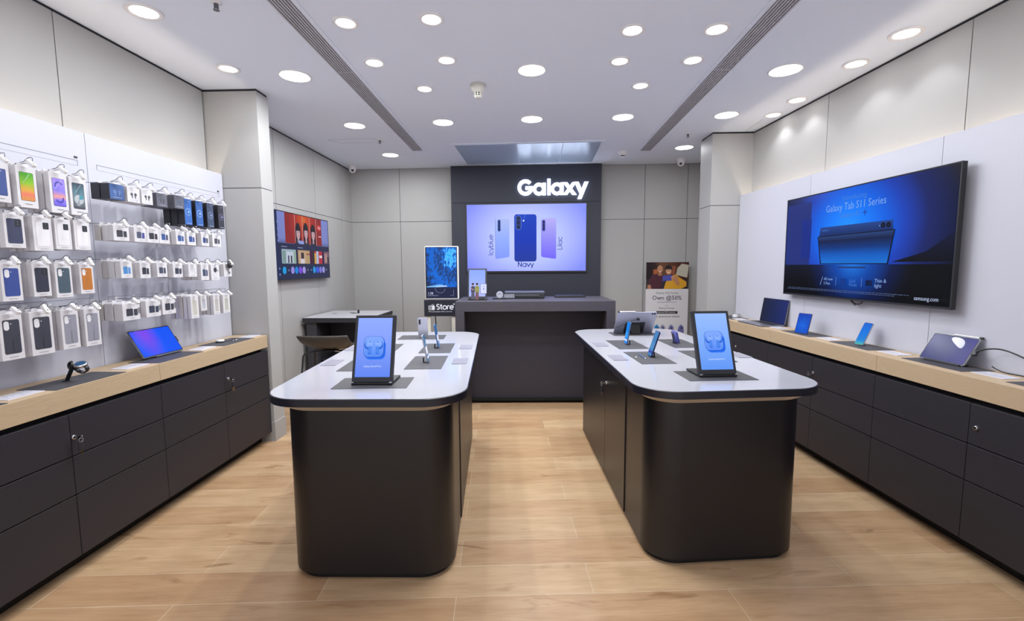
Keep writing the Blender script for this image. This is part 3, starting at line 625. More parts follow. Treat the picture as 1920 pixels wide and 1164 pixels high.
# ------------------------------------------------------------------ counters: left
CZ = .93
for y, l in ((1.665, 'grey mat on the left counter at the picture edge'), (2.252, 'grey mat under the round watch'), (2.868, 'grey mat under the blue laptop on the left counter'), (3.465, 'grey mat with the white puck on the left counter')):
    place_mat(-2.312, y, .2, .385, 0, CZ, l)
for y, l in ((1.975, 'printed card before the round watch on the left counter'), (2.578, 'printed card between watch and blue laptop'), (3.18, 'printed card between blue laptop and white puck'), (3.745, 'printed card at the pillar end of the left counter')):
    price_card(-2.31, y, .1, .155, 0, CZ, l)
t = thing('demo_watch', 'round smartwatch with a blue dial and looped dark strap above the left counter', 'watch', (-2.262, 2.237, 1.018), 0)
tilt = (E2(18), E2(12), 0)
b = MB(); b.lathe([(.024, -.01), (.027, -.006), (.027, .002), (.025, .005), (.0215, .006)], (0, 0, 0), M_CHROME, 32); b.build('case', t, rot=tilt)
b = MB(); b.lathe([(.0215, .0055), (.0205, .0068), (.001, .0072)], (0, 0, 0), em('#2d5a88', .8), 32); b.build('dial', t, rot=tilt)
b = MB()
pts = [(-.026+.0, 0, -.004), (-.037, 0, -.018), (-.034, 0, -.035), (-.018, 0, -.048), (.004, 0, -.05), (.024, 0, -.042), (.034, 0, -.024), (.03, 0, -.006), (.026, 0, -.004)]
for i in range(len(pts)-1):
    (x0, _, z0), (x1, _, z1) = pts[i], pts[i+1]; b.add([(x0, -.01, z0), (x0, .01, z0), (x1, .01, z1), (x1, -.01, z1)], [(0, 1, 2, 3)], M_DGREY, True)
st = b.build('strap', t, rot=tilt); so = st.modifiers.new('s', 'SOLIDIFY'); so.thickness = .003
t = thing('watch_stand', 'slanted black stand holding the round watch on the left counter', 'watch stand', (-2.342, 2.237, CZ+.0018), 0)
b = MB(); b.lathe([(.02, 0), (.02, .003), (.012, .005)], (0, 0, 0), M_BLACK, 24); b.build('foot', t)
b = MB(); b.tube([(0, 0, .003), (.03, 0, .06), (.045, 0, .082)], [.009, .009, .012], M_BLACK, 12); b.build('arm', t)
b = MB(); b.tube([(.038+.02*math.cos(a), 0, .078+.02*math.sin(a)) for a in [PI*.55+i*PI*.1 for i in range(10)]], .007, M_BLACK, 8); b.build('cradle', t)
# blue laptop-tablet
t = thing('demo_laptop', 'convertible laptop with a bright blue and purple screen on the left counter', 'laptop', (-2.365, 2.906, CZ+.006), PI/2)
g = grad('blue_purple_wallpaper', 'R', 0, .16, [(0, '#8a3fe0'), (.35, '#6a48e6'), (.8, '#1c55f0'), (1, '#0f52ee')], center=(-.06, 0, .15), scale=(1, 1, .55), noise=.05, nscale=9)
def lapscr(b, x0, z0, x1, z1, r): b.rrect(x0, z0, x1, z1, r, g)
slab(t, .326, .192, .007, M_ALU, lapscr, E2(30), r=.006, bez=.006, loc=(0, 0, .008), name='lid')
b = MB(); b.box(-.07, -.004, 0, .155, .1, .007, M_ALU); b.build('base', t, bevel=.002)
b = MB(); b.box(.165, .0, .075, .178, .012, .115, M_DGREY); b.build('security_clamp', t, rot=(-E2(30), 0, 0))
t = thing('earbud_case', 'white oval puck on the grey mat near the left pillar', 'earbud case', (-2.354, 3.437, CZ+.0018), 0)
b = MB(); b.lathe([(.026, 0), (.03, .004), (.03, .008)], (0, 0, 0), M_DGREY, 28); b.build('base', t)
b = MB(); b.lathe([(.028, .008), (.03, .012), (.026, .018), (.012, .021), (.001, .0215)], (0, 0, 0), M_WHITE, 28); b.build('lid', t)
for y in (3.5, 3.535): 
    b = MB(); b.lathe([(.007, 0), (.009, .004), (.006, .008), (.001, .009)], (0, 0, 0), M_CHROME, 14); b.tube([(.006, 0, .003), (.024, .004, .003)], .003, M_CHROME, 8)
    tag(b.build('earbud', loc=(-2.29, y, CZ+.002)), 'chrome earbud lying beside the white puck on the left counter', 'earbud', 'loose earbuds by the white puck')
b = MB(); b.tube([(-.03, 0, .003), (0, .02, .003), (.03, .05, .003), (.02, .1, .003), (-.02, .12, .003)], .0018, M_DGREY, 6); tag(b.build('cable', loc=(-2.33, 3.46, CZ+.0015)), 'thin cable curling on the mat behind the white puck', 'cable')

# ------------------------------------------------------------------ counters: right (s, k frame)
for s, l in ((1.945, 'grey mat at the right picture edge of the right counter'), (2.53, 'grey mat under the purple tablet on the right counter'), (3.15, 'grey mat under the leaning phone on the right counter'), (3.735, 'grey mat under the blue folding screen'), (4.95, 'grey mat near the right pillar')):
    place_mat(*RW(s-.008, 2.53)[:2], .19, .37, math.radians(3.5), CZ, l)
for s, l in ((2.25, 'printed card right of the purple tablet'), (2.855, 'printed card between leaning phone and purple tablet'), (3.44, 'printed card between blue folding screen and leaning phone'), (4.08, 'printed card between laptop and blue folding screen'), (4.765, 'printed card behind the laptop near the right pillar')):
    price_card(*RW(s, 2.525)[:2], .1, .155, math.radians(3.5), CZ, l)
# open laptop
p = RW(4.35, 2.612); t = thing('demo_laptop', 'open dark grey laptop on the right counter', 'laptop', (p[0], p[1], CZ+.002), RROT)
b = MB(); b.box(-.203, -.222, 0, .203, .0, .012, M_ALU); b.build('base', t, bevel=.003)
b = MB()
for r_ in range(5):
    for c_ in range(14): b.box(-.18+c_*.0258, -.038-r_*.017, .0121, -.18+c_*.0258+.022, -.024-r_*.017, .0135, M_DGREY)
b.build('keyboard', t)
b = MB(); b.box(-.055, -.212, .0121, .055, -.135, .0128, mat('trackpad', '#7b7b85', .3, metal=.6)); b.build('trackpad', t)
g = grad('laptop_night', 'X', -.2, .2, [(0, '#262c48'), (.6, '#263470'), (1, '#2c3a86')], emit=.55)
slab(t, .405, .232, .006, M_ALU, lambda b, x0, z0, x1, z1, r: b.rrect(x0, z0, x1, z1, r, g), E2(9), loc=(0, .0, .011), r=.006, bez=.006, name='lid')
# folding blue screen
t = thing('demo_tablet', 'small square folding screen glowing blue on the right counter', 'tablet', (2.243, 3.85, CZ+.006), E2(-70))
g2 = grad('fold_blue', 'R', 0, .14, [(0, '#1f86e0'), (.4, '#0a5ad0'), (1, '#0b3fae')], center=(0, 0, .06), noise=.09, nscale=26)
slab(t, .118, .168, .006, M_NAVYM, lambda b, x0, z0, x1, z1, r: (b.rrect(x0, z0, x1, z1, r, g2)), E2(15), r=.005, bez=.003)
stand(2.258, 3.856, CZ, E2(-70), 'black stand behind the folding blue screen', .04)
# leaning phone
g3 = grad('phone_blue_green', 'Z', 0, .17, [(0, '#4fb4a4'), (.2, '#1d7ed0'), (.6, '#0f6fd8'), (1, '#1a5cc8')])
p = (2.319, 3.292); t = thing('demo_phone', 'phone with a blue green screen leaning on the right counter', 'phone', (p[0], p[1], CZ+.008), E2(-82), 'demo phones')
slab(t, .072, .168, .008, M_SILV, lambda b, x0, z0, x1, z1, r: b.rrect(x0, z0, x1, z1, r, g3), E2(25.5), cams())
stand(2.333, 3.293, CZ, E2(-82), 'black stand behind the leaning phone on the right counter', .03)
# purple tablet with stylus, clamp and cables
t = thing('demo_tablet', 'tablet with a white oval on its violet screen on the right counter', 'tablet', (2.378, 2.715, CZ+.008), E2(-83.5))
g4 = grad('violet_wall', 'X', -.13, .13, [(0, '#2e3388'), (.4, '#222a7c'), (.7, '#2a3088'), (1, '#48429c')], emit=.7)
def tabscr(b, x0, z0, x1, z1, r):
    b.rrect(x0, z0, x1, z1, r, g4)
    b.poly([(.015+a*1.0, .135+c*1.0) for a, c in [(-.031, .018), (-.027, .026), (-.015, .03), (.005, .0295), (.025, .025), (.041, .016), (.05, .004), (.054, -.011), (.053, -.024), (.049, -.032), (.041, -.034), (.031, -.03), (.017, -.022), (.002, -.012), (-.012, -.002), (-.023, .008)][::-1]], grad('white_oval', 'X', -.03, .08, [(0, '#ffffff'), (1, '#c9cbe8')]))  # white oval drawn over the violet, greyer towards one end
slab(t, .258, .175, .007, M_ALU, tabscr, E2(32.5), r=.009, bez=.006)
b = MB(); b.box(-.09, -.012, -.006, .115, .05, .002, M_DGREY); b.build('stand_base', t, bevel=.002)
b = MB(); b.tube([(-.02, .004, .182), (.118, .004, .182)], .0045, M_WHITE, 10); b.tube([(.118, .004, .182), (.134, .004, .182)], .007, M_DGREY, 10); b.build('stylus', t, rot=(-E2(32.5), 0, 0))
b = MB(); b.box(.13, -.004, .075, .15, .012, .1, M_DGREY); b.build('security_clamp', t, rot=(-E2(32.5), 0, 0))
def hang_cable(label, pts, r, mt=M_BLACK, plug=None):
    b = MB(); P = [Vector(p) for p in pts]; out = []
    for i in range(len(P)-1):
        p0, p1, p2, p3 = P[max(i-1, 0)], P[i], P[i+1], P[min(i+2, len(P)-1)]
        for k in range(6):
            u = k/6; out.append(.5*((2*p1)+(p2-p0)*u+(2*p0-5*p1+4*p2-p3)*u*u+(3*p1-p0-3*p2+p3)*u**3))
    out.append(P[-1]); o0 = P[0].copy()
    t = thing('cable', label, 'cable', o0)
    b.tube([q-o0 for q in out], r, mt, 8); b.build('cord', t)
    if plug: c = MB(); c.tube([q-o0 for q in (out[-3], out[-1])], r*2.4, mt, 8); c.build('plug', t)
hang_cable('thick black cable arching from the purple tablet to the right', [(2.43, 2.563, 1.02), (2.45, 2.52, 1.045), (2.47, 2.45, 1.05), (2.485, 2.34, 1.015), (2.485, 2.24, .96), (2.46, 2.12, .936)], .004)
hang_cable('short black cable with a plug lying beside the purple tablet', [(2.46, 2.5, .955), (2.47, 2.45, .936), (2.49, 2.36, .934), (2.47, 2.27, .934), (2.44, 2.21, .934)], .003, plug=True)
t = thing('earbud_case', 'white charging case on the grey mat near the right pillar', 'earbud case', RW(4.97, 2.58, CZ+.0018), RROT)
b = MB(); b.prism(rr(-.03, -.025, .03, .025, .02), 0, .012, M_WHITE); b.build('base', t, bevel=.003)
b = MB(); b.prism(rr(-.03, -.025, .03, .025, .02), .0125, .024, M_WHITE); b.build('lid', t, bevel=.004)
t = thing('acrylic_box', 'clear acrylic box behind the white charging case on the right counter', 'acrylic box', RW(5.04, 2.62, CZ+.0018), RROT)
b = MB(); b.box(-.05, -.02, 0, .05, .02, .035, mat('clear_acrylic', '#f2f2f6', .1, trans=.85)); b.build('shell', t)
b = MB(); b.box(-.045, -.016, .0005, .045, .016, .004, M_CARD); b.build('insert', t)

# ------------------------------------------------------------------ wall televisions
def tv(loc, rz, w, h, label, art, depth=.05, bez=.012, bottom=.02, off=0):
    t = thing('television', label, 'television', loc, rz)
    b = MB(); b.box(-w/2, .001, -h/2, w/2, depth, h/2, M_BLACK); b.build('casing', t, bevel=.003)
    b = MB(); b.box(-w/2, -.003, -h/2, -w/2+bez*.6, .002, h/2, M_DGREY); b.box(w/2-bez*.6, -.003, -h/2, w/2, .002, h/2, M_DGREY); b.box(-w/2, -.003, h/2-bez*.6, w/2, .002, h/2, M_DGREY); b.box(-w/2, -.003, -h/2, w/2, .002, -h/2+bottom*.7, M_DGREY); b.build('bezel', t)
    b = MB(); art(b, -w/2+bez, -h/2+bottom, w/2-bez, h/2-bez); b.build('screen', t)
    b = MB(); b.box(-w*.2, depth, -h*.2, w*.2, depth+off, h*.2, M_DGREY); b.build('wall_bracket', t)
    return t
T_LT, T_MID = em('#8fb0ee', .85), em('#4a84e0', .8)
def tv_right(b, x0, z0, x1, z1):
    g = grad('tv_blue_glow', 'R', 0, .95, [(0, '#1a86f0'), (.16, '#0f70e2'), (.33, '#0a54c8'), (.46, '#1639a2'), (.62, '#141f58'), (.85, '#090b18')], center=(-.05, 0, .1), scale=(.9, 1, 1.1), emit=1.2)
    b.rect(x0, z0, x1, z1, g)
    b.rect(x0, .08, -.5, .33, em('#2a3d9c', .6)); b.rect(x0, -.17, -.46, .36, em('#26388f', .6)); b.rect(-.57, -.1, -.45, .22, em('#16339e', .6))
    dk = em('#07080f', .6); b.poly([(.36, -.14), (x1, -.14), (x1, .03), (.6, -.08)], grad('tv_dark_slope', 'Z', -.14, .03, [(0, '#0a0c16'), (1, '#141a3c')], emit=.7))
    b.rect(x0, z0, x1, -.155, grad('tv_floor_glow', 'R', 0, .55, [(0, '#1f7cea'), (.3, '#0c49ae'), (.62, '#0a1a4a'), (.85, '#080b18'), (1, '#06070d')], center=(.02, 0, -.14), scale=(1, 1, 1.25), emit=.85))
    b.text('Introducing', 0, .338, .052, T_MID, width=.225); b.text('Galaxy Tab S11 Series', 0, .275, .075, em('#7eaaf0', .85), width=.57); b.text('Galaxy AI', -.035, .211, .055, T_MID, width=.19)
    b.poly([(.11, .24), (.116, .218), (.136, .212), (.116, .206), (.11, .184), (.104, .206), (.084, .212), (.104, .218)], em('#1a4fb8', .8))
    b.poly([(-.35, .05), (.36, .05), (.352, .137), (-.337, .139)], grad('tv_tablet_back', 'Z', .07, .14, [(0, '#16306e'), (1, '#2a4f9e')], emit=.7))
    for cx in (.275, .319): b.oval(cx, .108, .018, .018, dk); b.oval(cx, .108, .009, .009, em('#16264e', .6))
    b.oval(.248, .106, .004, .004, T_LT); b.text('SAMSUNG', -.28, .112, .016, T_MID)
    b.poly([(-.318, -.151), (.338, -.154), (.377, .074), (-.364, .069)], em('#0a0f22', .6))
    b.poly([(-.306, -.145), (.328, -.147), (.366, .068), (-.354, .063)], grad('tv_keyboard_cover', 'Z', -.15, .07, [(0, '#1a7de6'), (.3, '#0e63cf'), (.55, '#0a3a86'), (.8, '#12204a'), (1, '#2b4a86')], emit=.75))
    b.rrect(-.115, -.182, .152, -.171, .004, em('#22407e', .7))
    b.text('All new', -.262, -.268, .032, T_LT, 'LEFT'); b.text('S Pen', -.262, -.302, .032, T_LT, 'LEFT'); b.stroke([(-.3, -.31), (-.275, -.25)], .004, T_LT); b.stroke([(-.305, -.312), (-.285, -.312)], .003, T_MID)
    b.text('DeX', .008, -.278, .032, T_MID, 'LEFT'); b.text('Mode', .008, -.304, .032, T_MID, 'LEFT'); b.rrect(-.085, -.31, -.02, -.26, .006, em('#0d3f9a', .7))
    b.text('Thin &', .239, -.268, .036, T_LT, 'LEFT'); b.text('light', .239, -.302, .036, T_LT, 'LEFT'); b.rrect(.16, -.31, .225, -.262, .004, em('#0d3f9a', .7)); b.rrect(.164, -.306, .221, -.266, .003, em('#0a2050', .7))
    for sx in (-.126, .127): b.stroke([(sx, -.315), (sx, -.249)], .002, T_LT)
    for zz, xe in ((-.351, .53), (-.361, .42)):
        x = -.70
        random.seed(int(-zz*1000))
        while x < xe: l = random.uniform(.01, .04); b.stroke([(x, zz), (x+l, zz)], .0035, em('#6d7fae', .6)); x += l+.006
    b.text('samsung.com', .655, -.364, .036, em('#c9d6f8', .8), width=.16)
t = tv(RW(3.363, 2.59, 1.652), RROT, 1.572, .836, 'big wall television with a blue glowing tablet picture above the right counter', tv_right, .03, .009, .016, .039)
b = MB(); b.tube([(-.02+.055*math.sin(a), .03, -.415-.04*math.sin(a*.999)*1.0-.0*a) for a in [i*PI/12 for i in range(-0, 13)]], .004, M_BLACK, 8); b.tube([(.05-.055*math.cos(a), .03, -.41-.035*math.sin(a)) for a in [i*PI/10 for i in range(11)]], .004, M_BLACK, 8); b.build('cord', t)

def phone_art(b, pts, col1, col2, key, rr_=.03): b.poly(pts, grad(key, 'Z', -.35, .34, [(0, col2), (1, col1)]))
def tv_back(b, x0, z0, x1, z1):
    b.rect(x0, z0, x1, z1, grad('tv_lavender', 'R', 0, 1.0, [(0, '#c0cbff'), (.5, '#b3bffe'), (.8, '#98a2ff'), (1, '#808bfb')], scale=(1, 1, 1.4)))
    def qr(x0, zl0, zl1, x1, zr0, zr1, g, r):     # rounded rectangle whose left and right edges differ in height
        w = x1-x0
        b.poly([(x, zl0+(zr0-zl0)*(x-x0)/w+z*((zl1-zl0)+((zr1-zr0)-(zl1-zl0))*(x-x0)/w)/.6) for x, z in rr(x0, 0, x1, .6, r)], g)
    def ph(x0, zl0, zl1, x1, zr0, zr1, g, r=.022): qr(x0-.004, zl0+.004, zl1-.002, x1, zr0, zr1, em('#5a68c8'), r); qr(x0, zl0, zl1, x1, zr0, zr1, g, r)
    ph(-.443, -.303, .283, -.242, -.273, .267, grad('icy', 'Z', -.3, .28, [(0, '#7f94f8'), (.4, '#8ba6f6'), (1, '#a9b8ec')]))
    ph(.221, -.276, .269, .432, -.306, .281, grad('lilac', 'Z', -.3, .28, [(0, '#6f62f2'), (.5, '#9089f0'), (1, '#b0aaf0')]))
    nav = grad('navy', 'Z', -.34, .33, [(0, '#20389a'), (.45, '#1636b0'), (1, '#0f3cb8')]); r = .03
    qr(-.17, -.34, .335, .15, -.34, .333, nav, .035)
    b.poly([(-.02, .333), (.0, .333), (-.03, .25), (-.045, .25)], em('#2a56d0'))
    def cam(x0, z0, x1, z1, c, c2): b.rrect(x0, z0, x1, z1, (x1-x0)/2*.98, em(c)); k = .008; b.rrect(x0+k, z0+k, x1-k, z1-k, (x1-x0)/2*.9-k, em(c2))
    cam(-.41, .092, -.367, .262, '#3f5bb8', '#22356e'); cam(.23, .09, .276, .252, '#4b4fae', '#2e2f7e'); cam(-.152, .112, -.066, .318, '#4b74e0', '#20346f')
    for z in (.28, .215, .15): b.oval(-.109, z, .023, .023, em('#1a2448'))
    b.oval(-.036, .243, .012, .012, em('#dfe6ff'))
    for cx in (-.389, .253):
        for z in (.225, .175, .128): b.oval(cx, z, .012, .015, em('#1a2448'))
    tx = em('#1c2e92')
    glyphs(b, 'Navy', -.121, -.415, .072, .0115, tx)
    glyphs(b, 'Icyblue', -.48, -.247, .066, .0085, em('#3f4aa8'), PI/2)
    glyphs(b, 'Lilac', .515, -.173, .066, .0085, em('#3f4aa8'), PI/2)
    b.rrect(-.55, -.458, -.25, -.452, .002, em('#8f96ee'))
# a geometric single-storey alphabet drawn with strokes: units of cap height, returns advance
def arc(cx, cz, r, a0, a1, n=22): return [(cx+r*math.cos(math.radians(a0+(a1-a0)*i/n)), cz+r*math.sin(math.radians(a0+(a1-a0)*i/n))) for i in range(n+1)]
X = .35                                              # radius of a lowercase bowl
GL = {'N': ([[(.08, 0), (.08, 1), (.72, 0), (.72, 1)]], .9), 'a': ([arc(.4, X, X, 0, 360), [(.75, 0), (.75, .72)]], .88), 'v': ([[(.02, .7), (.32, 0), (.62, .7)]], .66),
      'y': ([[(.02, .7), (.34, 0)], [(.64, .7), (.24, -.28)]], .68), 'I': ([[(.1, 0), (.1, 1)]], .26), 'c': ([arc(.4, X, X, 45, 315)], .72), 'b': ([[(.08, 0), (.08, 1.02)], arc(.43, X, X, 0, 360)], .86),
      'l': ([[(.09, 0), (.09, 1.02)]], .22), 'u': ([[(.08, .7), (.08, .3)]+arc(.36, .28, .28, 180, 360)+[(.64, .7)], [(.64, .7), (.64, 0)]], .78), 'e': ([arc(.4, X, X, 0, 320), [(.06, .37), (.74, .37)]], .8),
      'L': ([[(.08, 1), (.08, 0), (.58, 0)]], .64), 'i': ([[(.09, 0), (.09, .7)], [(.09, .88), (.09, 1)]], .22), 'x': ([[(.02, 0), (.62, .7)], [(.02, .7), (.62, 0)]], .64),
      'G': ([arc(.52, .5, .46, 48, 360), [(.52, .48), (.98, .48)]], 1.06), 'S': ([arc(.34, .73, .25, 30, 270)[::-1][::-1]+arc(.34, .25, .25, 90, -150)], .7), 't': ([[(.2, 1), (.2, .2)]+arc(.36, .18, .16, 180, 290), [(.02, .7), (.42, .7)]], .48),
      'o': ([arc(.4, X, X, 0, 360)], .82), 'r': ([[(.08, 0), (.08, .7)], arc(.36, .42, .28, 170, 65)], .5), '+': ([[(.0, .85), (.36, .85)], [(.18, .67), (.18, 1.03)]], .4)}
def glyphs(b, word, x, z, cap, w, m, rot=0, gap=.03):
    c, q = math.cos(rot), math.sin(rot); u = 0
    for ch in word:
        st, adv = GL[ch]
        for p in st: b.stroke([(x+(u+px)*cap*c-pz*cap*q, z+(u+px)*cap*q+pz*cap*c) for px, pz in p], w, m)
        u += adv+gap
    return u*cap
p = BW(-.016-.017+.0, kd-.045); tvc = Vector((-.016, 6.79, 1.904))-BN*.034
tv(tuple(tvc), BA, 1.755, .995, 'large screen showing three phones on the dark feature wall', tv_back, .03, .02, .022, .004)

def tv_left(b, x0, z0, x1, z1):
    k = .8
    b.rect(x0, z0, x1, z1, em('#22284c', k)); b.rect(-.58, .03, x1, z1, grad('tv_left_white', 'Z', 0, .34, [(0, '#3a4276'), (.25, '#7c86c8'), (1, '#7f8ad0')], emit=k))
    b.rect(x0, z0, -.58, z1, em('#1d2a55', k))
    b.rect(-.43, .034, .445, z1, grad('tv_left_red', 'R', 0, .42, [(0, '#e8962a'), (.25, '#cf4f22'), (.6, '#b02a22'), (1, '#8e1f24')], center=(-.0, 0, .3), noise=.12, nscale=7, emit=k))
    for x in (-.215, -.04, .135, .3): b.stroke([(x, .034), (x, z1)], .008, em('#c9b0b0', k))
    for cx, cz in ((-.15, .15), (.03, .165), (.205, .16)):
        b.oval(cx, cz+.02, .062, .1, em('#1c1626', k)); b.rect(cx-.06, .03, cx+.06, cz-.04, em('#1c1626', k)); b.poly([(cx-.085, .03), (cx+.085, .03), (cx+.04, .075), (cx-.04, .075)], em('#2a2a3c', k)); b.rect(cx-.02, .05, cx+.02, cz-.02, em('#b58f9a', k))
        b.oval(cx, cz, .042, .066, em('#c9a4ae', k)); b.oval(cx-.016, cz+.012, .007, .004, em('#3a2a3a', k)); b.oval(cx+.016, cz+.012, .007, .004, em('#3a2a3a', k)); b.rrect(cx-.013, cz-.034, cx+.013, cz-.028, .002, em('#8e4a56', k)); b.poly([(cx-.006, cz-.014), (cx+.006, cz-.014), (cx, cz+.006)], em('#b58a96', k))
        b.poly([(cx-.045, cz+.03), (cx+.045, cz+.03), (cx+.034, cz+.075), (cx-.034, cz+.075)], em('#1c1626', k))
    b.oval(.36, .25, .05, .035, em('#d0404a', k)); b.text('Her', .37, .25, .05, em('#ead0d4', k)); b.rrect(.34, .14, .42, .15, .003, em('#ead0d4', k))
    b.rrect(-.168, .035, -.04, .072, .012, em('#8f9fe0', k))
    for x in (-.545, -.195): b.rrect(x, -.012, x+.12, -.004, .003, em('#8a92b8', k))
    for i, (a, c, col) in enumerate(((-.541, -.238, '#9fb4c4'), (-.196, .088, '#b89a72'), (.131, .42, '#b42a3e'), (.461, .615, '#7a5a6a'))): b.rrect(a, -.186, c, -.034, .01, em(col, k))
    for a, c, z0_, z1_, col in ((-.53, -.46, -.18, -.05, '#7f9a9a'), (-.45, -.3, -.175, -.06, '#c4cede'), (-.42, -.39, -.18, -.1, '#4a4a64'), (-.36, -.33, -.18, -.1, '#2a2a3a'), (-.29, -.245, -.18, -.05, '#8fae9a'), (-.17, -.02, -.18, -.05, '#c8a890'), (-.13, -.06, -.14, -.06, '#3a2a30'), (-.14, -.05, -.185, -.13, '#d8cfd8'),
                               (.131, .2, -.186, -.034, '#2a2230'), (.2, .25, -.186, -.06, '#d0a050'), (.25, .31, -.186, -.034, '#b4bcd8'), (.48, .55, -.17, -.06, '#b08a8a'), (.55, .6, -.18, -.1, '#3a3040')): b.rrect(a, z0_, c, z1_, .006, em(col, k))
    b.rrect(.33, -.115, .405, -.085, .002, em('#e8d8da', k)); b.rrect(.0, -.085, .075, -.07, .003, em('#a03a4a', k))
    for x, c in ((-.508, '#18a0e8'), (-.336, '#9a8ee0'), (-.25, '#1488e0'), (-.164, '#7a4ae0'), (-.079, '#a89ae4'), (.178, '#1a9ae0'), (.26, '#3a5ae8'), (.341, '#7a78d8'), (.426, '#9a98e0')): b.rrect(x-.037, -.298, x+.037, -.22, .034, em(c, k))
    for x in (-.422, .01, .095, .51): b.rrect(x-.015, -.27, x+.015, -.245, .008, em('#6a6f96', k))
    for z in (.24, .17, .11, .05, -.24, -.3): b.oval(-.61, z, .012, .012, em('#7f92c8', k))
tv((-2.573, 5.33, 1.727), PI/2, 1.29, .73, 'wall television with a red film menu on the rear left wall', tv_left, .03, .009, .012, .024)

# ------------------------------------------------------------------ lit sign letters on the feature wall
sc = Vector((-.016, 6.79, 1.904)); t = thing('illuminated_sign', 'glowing white Galaxy lettering above the big back screen', 'sign', tuple(sc-BN*.03), BA)
def letter(name_pts):
    b = MB()
    for poly_ in name_pts:
        if sum(x0*z1-x1*z0 for (x0, z0), (x1, z1) in zip(poly_, poly_[1:]+poly_[:1])) < 0: poly_ = poly_[::-1]
        b.ext(poly_, 0, .026, M_SIGN)
    return b.build('letter', t)
def ring(cx, cz, ro, ri, a0=0, a1=360, sx=1):
    out = []
    n = max(1, round((a1-a0)/90)); st = (a1-a0)/n
    for k in range(n):
        A = arc(cx, cz, ro, a0+k*st, a0+(k+1)*st, 10); B = arc(cx, cz, ri, a0+k*st, a0+(k+1)*st, 10)[::-1]; out.append([(cx+(x-cx)*sx, z) for x, z in A+B])
    return out
def bar(x0, z0, x1, z1): return [(x0, z0), (x1, z0), (x1, z1), (x0, z1)]
def slant(x0, z0, x1, z1, w): return [(x0-w/2, z0), (x0+w/2, z0), (x1+w/2, z1), (x1-w/2, z1)]
letter(ring(-.008, .713, .112, .064, 42, 352)+[bar(-.008, .682, .1, .728)])
letter(ring(.187, .687, .0875, .043)+[bar(.236, .602, .281, .774)])
letter([bar(.304, .602, .349, .828)])
letter(ring(.442, .687, .0875, .043)+[bar(.491, .602, .536, .774)])
letter([slant(.556, .602, .69, .776, .06), slant(.69, .602, .556, .776, .06)])
letter([slant(.792, .615, .718, .78, .056), slant(.762, .543, .858, .78, .056)])

# ------------------------------------------------------------------ service desk and what stands on it
DR = math.radians(1.4)
t = thing('service_desk', 'long charcoal service desk under the lit sign', 'desk', (.08, 4.735, 0), DR)
b = MB(); b.box(-.822, 0, 1.035, .822, .755, 1.14, M_DESK); b.build('top', t, bevel=.002)
for x0, x1 in ((-.822, -.73), (.73, .822)): b = MB(); b.box(x0, 0, 0, x1, .755, 1.0345, M_DESK); b.build('side_panel', t, bevel=.002)
b = MB(); b.box(-.7295, .285, .03, .7295, .305, 1.034, M_DESKD); b.build('front_panel', t)
b = MB(); b.box(-.7295, .30, 0, .7295, .33, .03, M_PLINTH); b.box(-.7295, .24, .03, .7295, .285, .05, M_PLINTH); b.build('plinth', t)
DK = Matrix.Translation((.08, 4.735, 0)) @ Matrix.Rotation(DR, 4, 'Z')
def desk_at(x, y, z=1.14): v = DK @ Vector((x, y, z)); return (v.x, v.y, v.z)
def two_people(b, cx, cz, k):
    for x, top, hair, bot in ((-.045, '#4d4a66', '#2e2a3c', '#5a5a70'), (.0, '#8f9648', '#3a2a36', '#7a5a62')):
        b.poly([(x-.022, -.02+.02), (x+.02, 0), (x+.016, .09), (x-.016, .09)], em(bot)); b.poly([(x-.021, .08), (x+.02, .08), (x+.022, .135), (x+.008, .145), (x-.01, .145), (x-.024, .132)], em(top))
        b.oval(x, .16, .0105, .014, em('#caa08e')); b.oval(x-.002, .168, .0125, .011, em(hair)); b.stroke([(x-.02, .13), (x-.008, .105), (x+.014, .112)], .006, em('#caa08e'))
    b.rrect(.032, .062, .1, .17, .003, em('#5a66a8')); b.rrect(.036, .066, .1, .166, .002, em('#d4d8fa')); b.rrect(.055, .14, .085, .144, .001, em('#8a90c8')); b.oval(.07, .115, .007, .009, em('#7a80b8'))
ad_screen(-.535, 4.905, math.radians(0), .203, .335, math.radians(9.5), 'small upright screen with two drawn people on the service desk', 'desk_screen_bg', [(0, '#b0b6f6'), (.4, '#9fb2fa'), (1, '#8aa6fb')], z=1.1382, art=two_people, base_d=.12)
t = thing('printer', 'flat black printer on the service desk under the big screen', 'printer', desk_at(-.1, .5), DR)
b = MB(); b.box(-.22, -.1, .006, .22, .13, .062, M_DGREY); b.build('body', t, bevel=.006)
b = MB(); b.box(-.222, -.102, .0625, .222, .13, .075, mat('printer_lid', '#5a5c70', .35)); b.build('lid', t, bevel=.004)
b = MB(); b.box(-.15, -.104, .036, .16, -.098, .041, M_ALU); b.build('paper_slot', t)
b = MB(); b.box(-.2, -.08, 0, -.17, .1, .006, M_BLACK); b.box(.17, -.08, 0, .2, .1, .006, M_BLACK); b.build('foot', t)
t = thing('keyboard_pad', 'small grey keypad leaning against the printer on the service desk', 'keypad', desk_at(-.27, .36), DR+.1)
b = MB(); b.box(-.062, 0, 0, .062, .012, .055, M_DGREY); b.build('body', t, bevel=.003, rot=(-.5, 0, 0), loc=(0, 0, .006))
b = MB()
for i in range(5):
    for j in range(3): b.box(-.054+i*.022, -.003, .009+j*.014, -.037+i*.022, 0, .019+j*.014, mat('grey_keys', '#6f7184', .4))
b.build('keys', t, rot=(-.5, 0, 0), loc=(0, 0, .006))
t = thing('tape_dispenser', 'shiny round tape dispenser beside the keypad on the service desk', 'tape dispenser', desk_at(-.375, .33), DR)
b = MB(); b.prism(rr(-.075, -.03, .06, .03, .012), 0, .014, M_DGREY); b.build('base', t, bevel=.003)
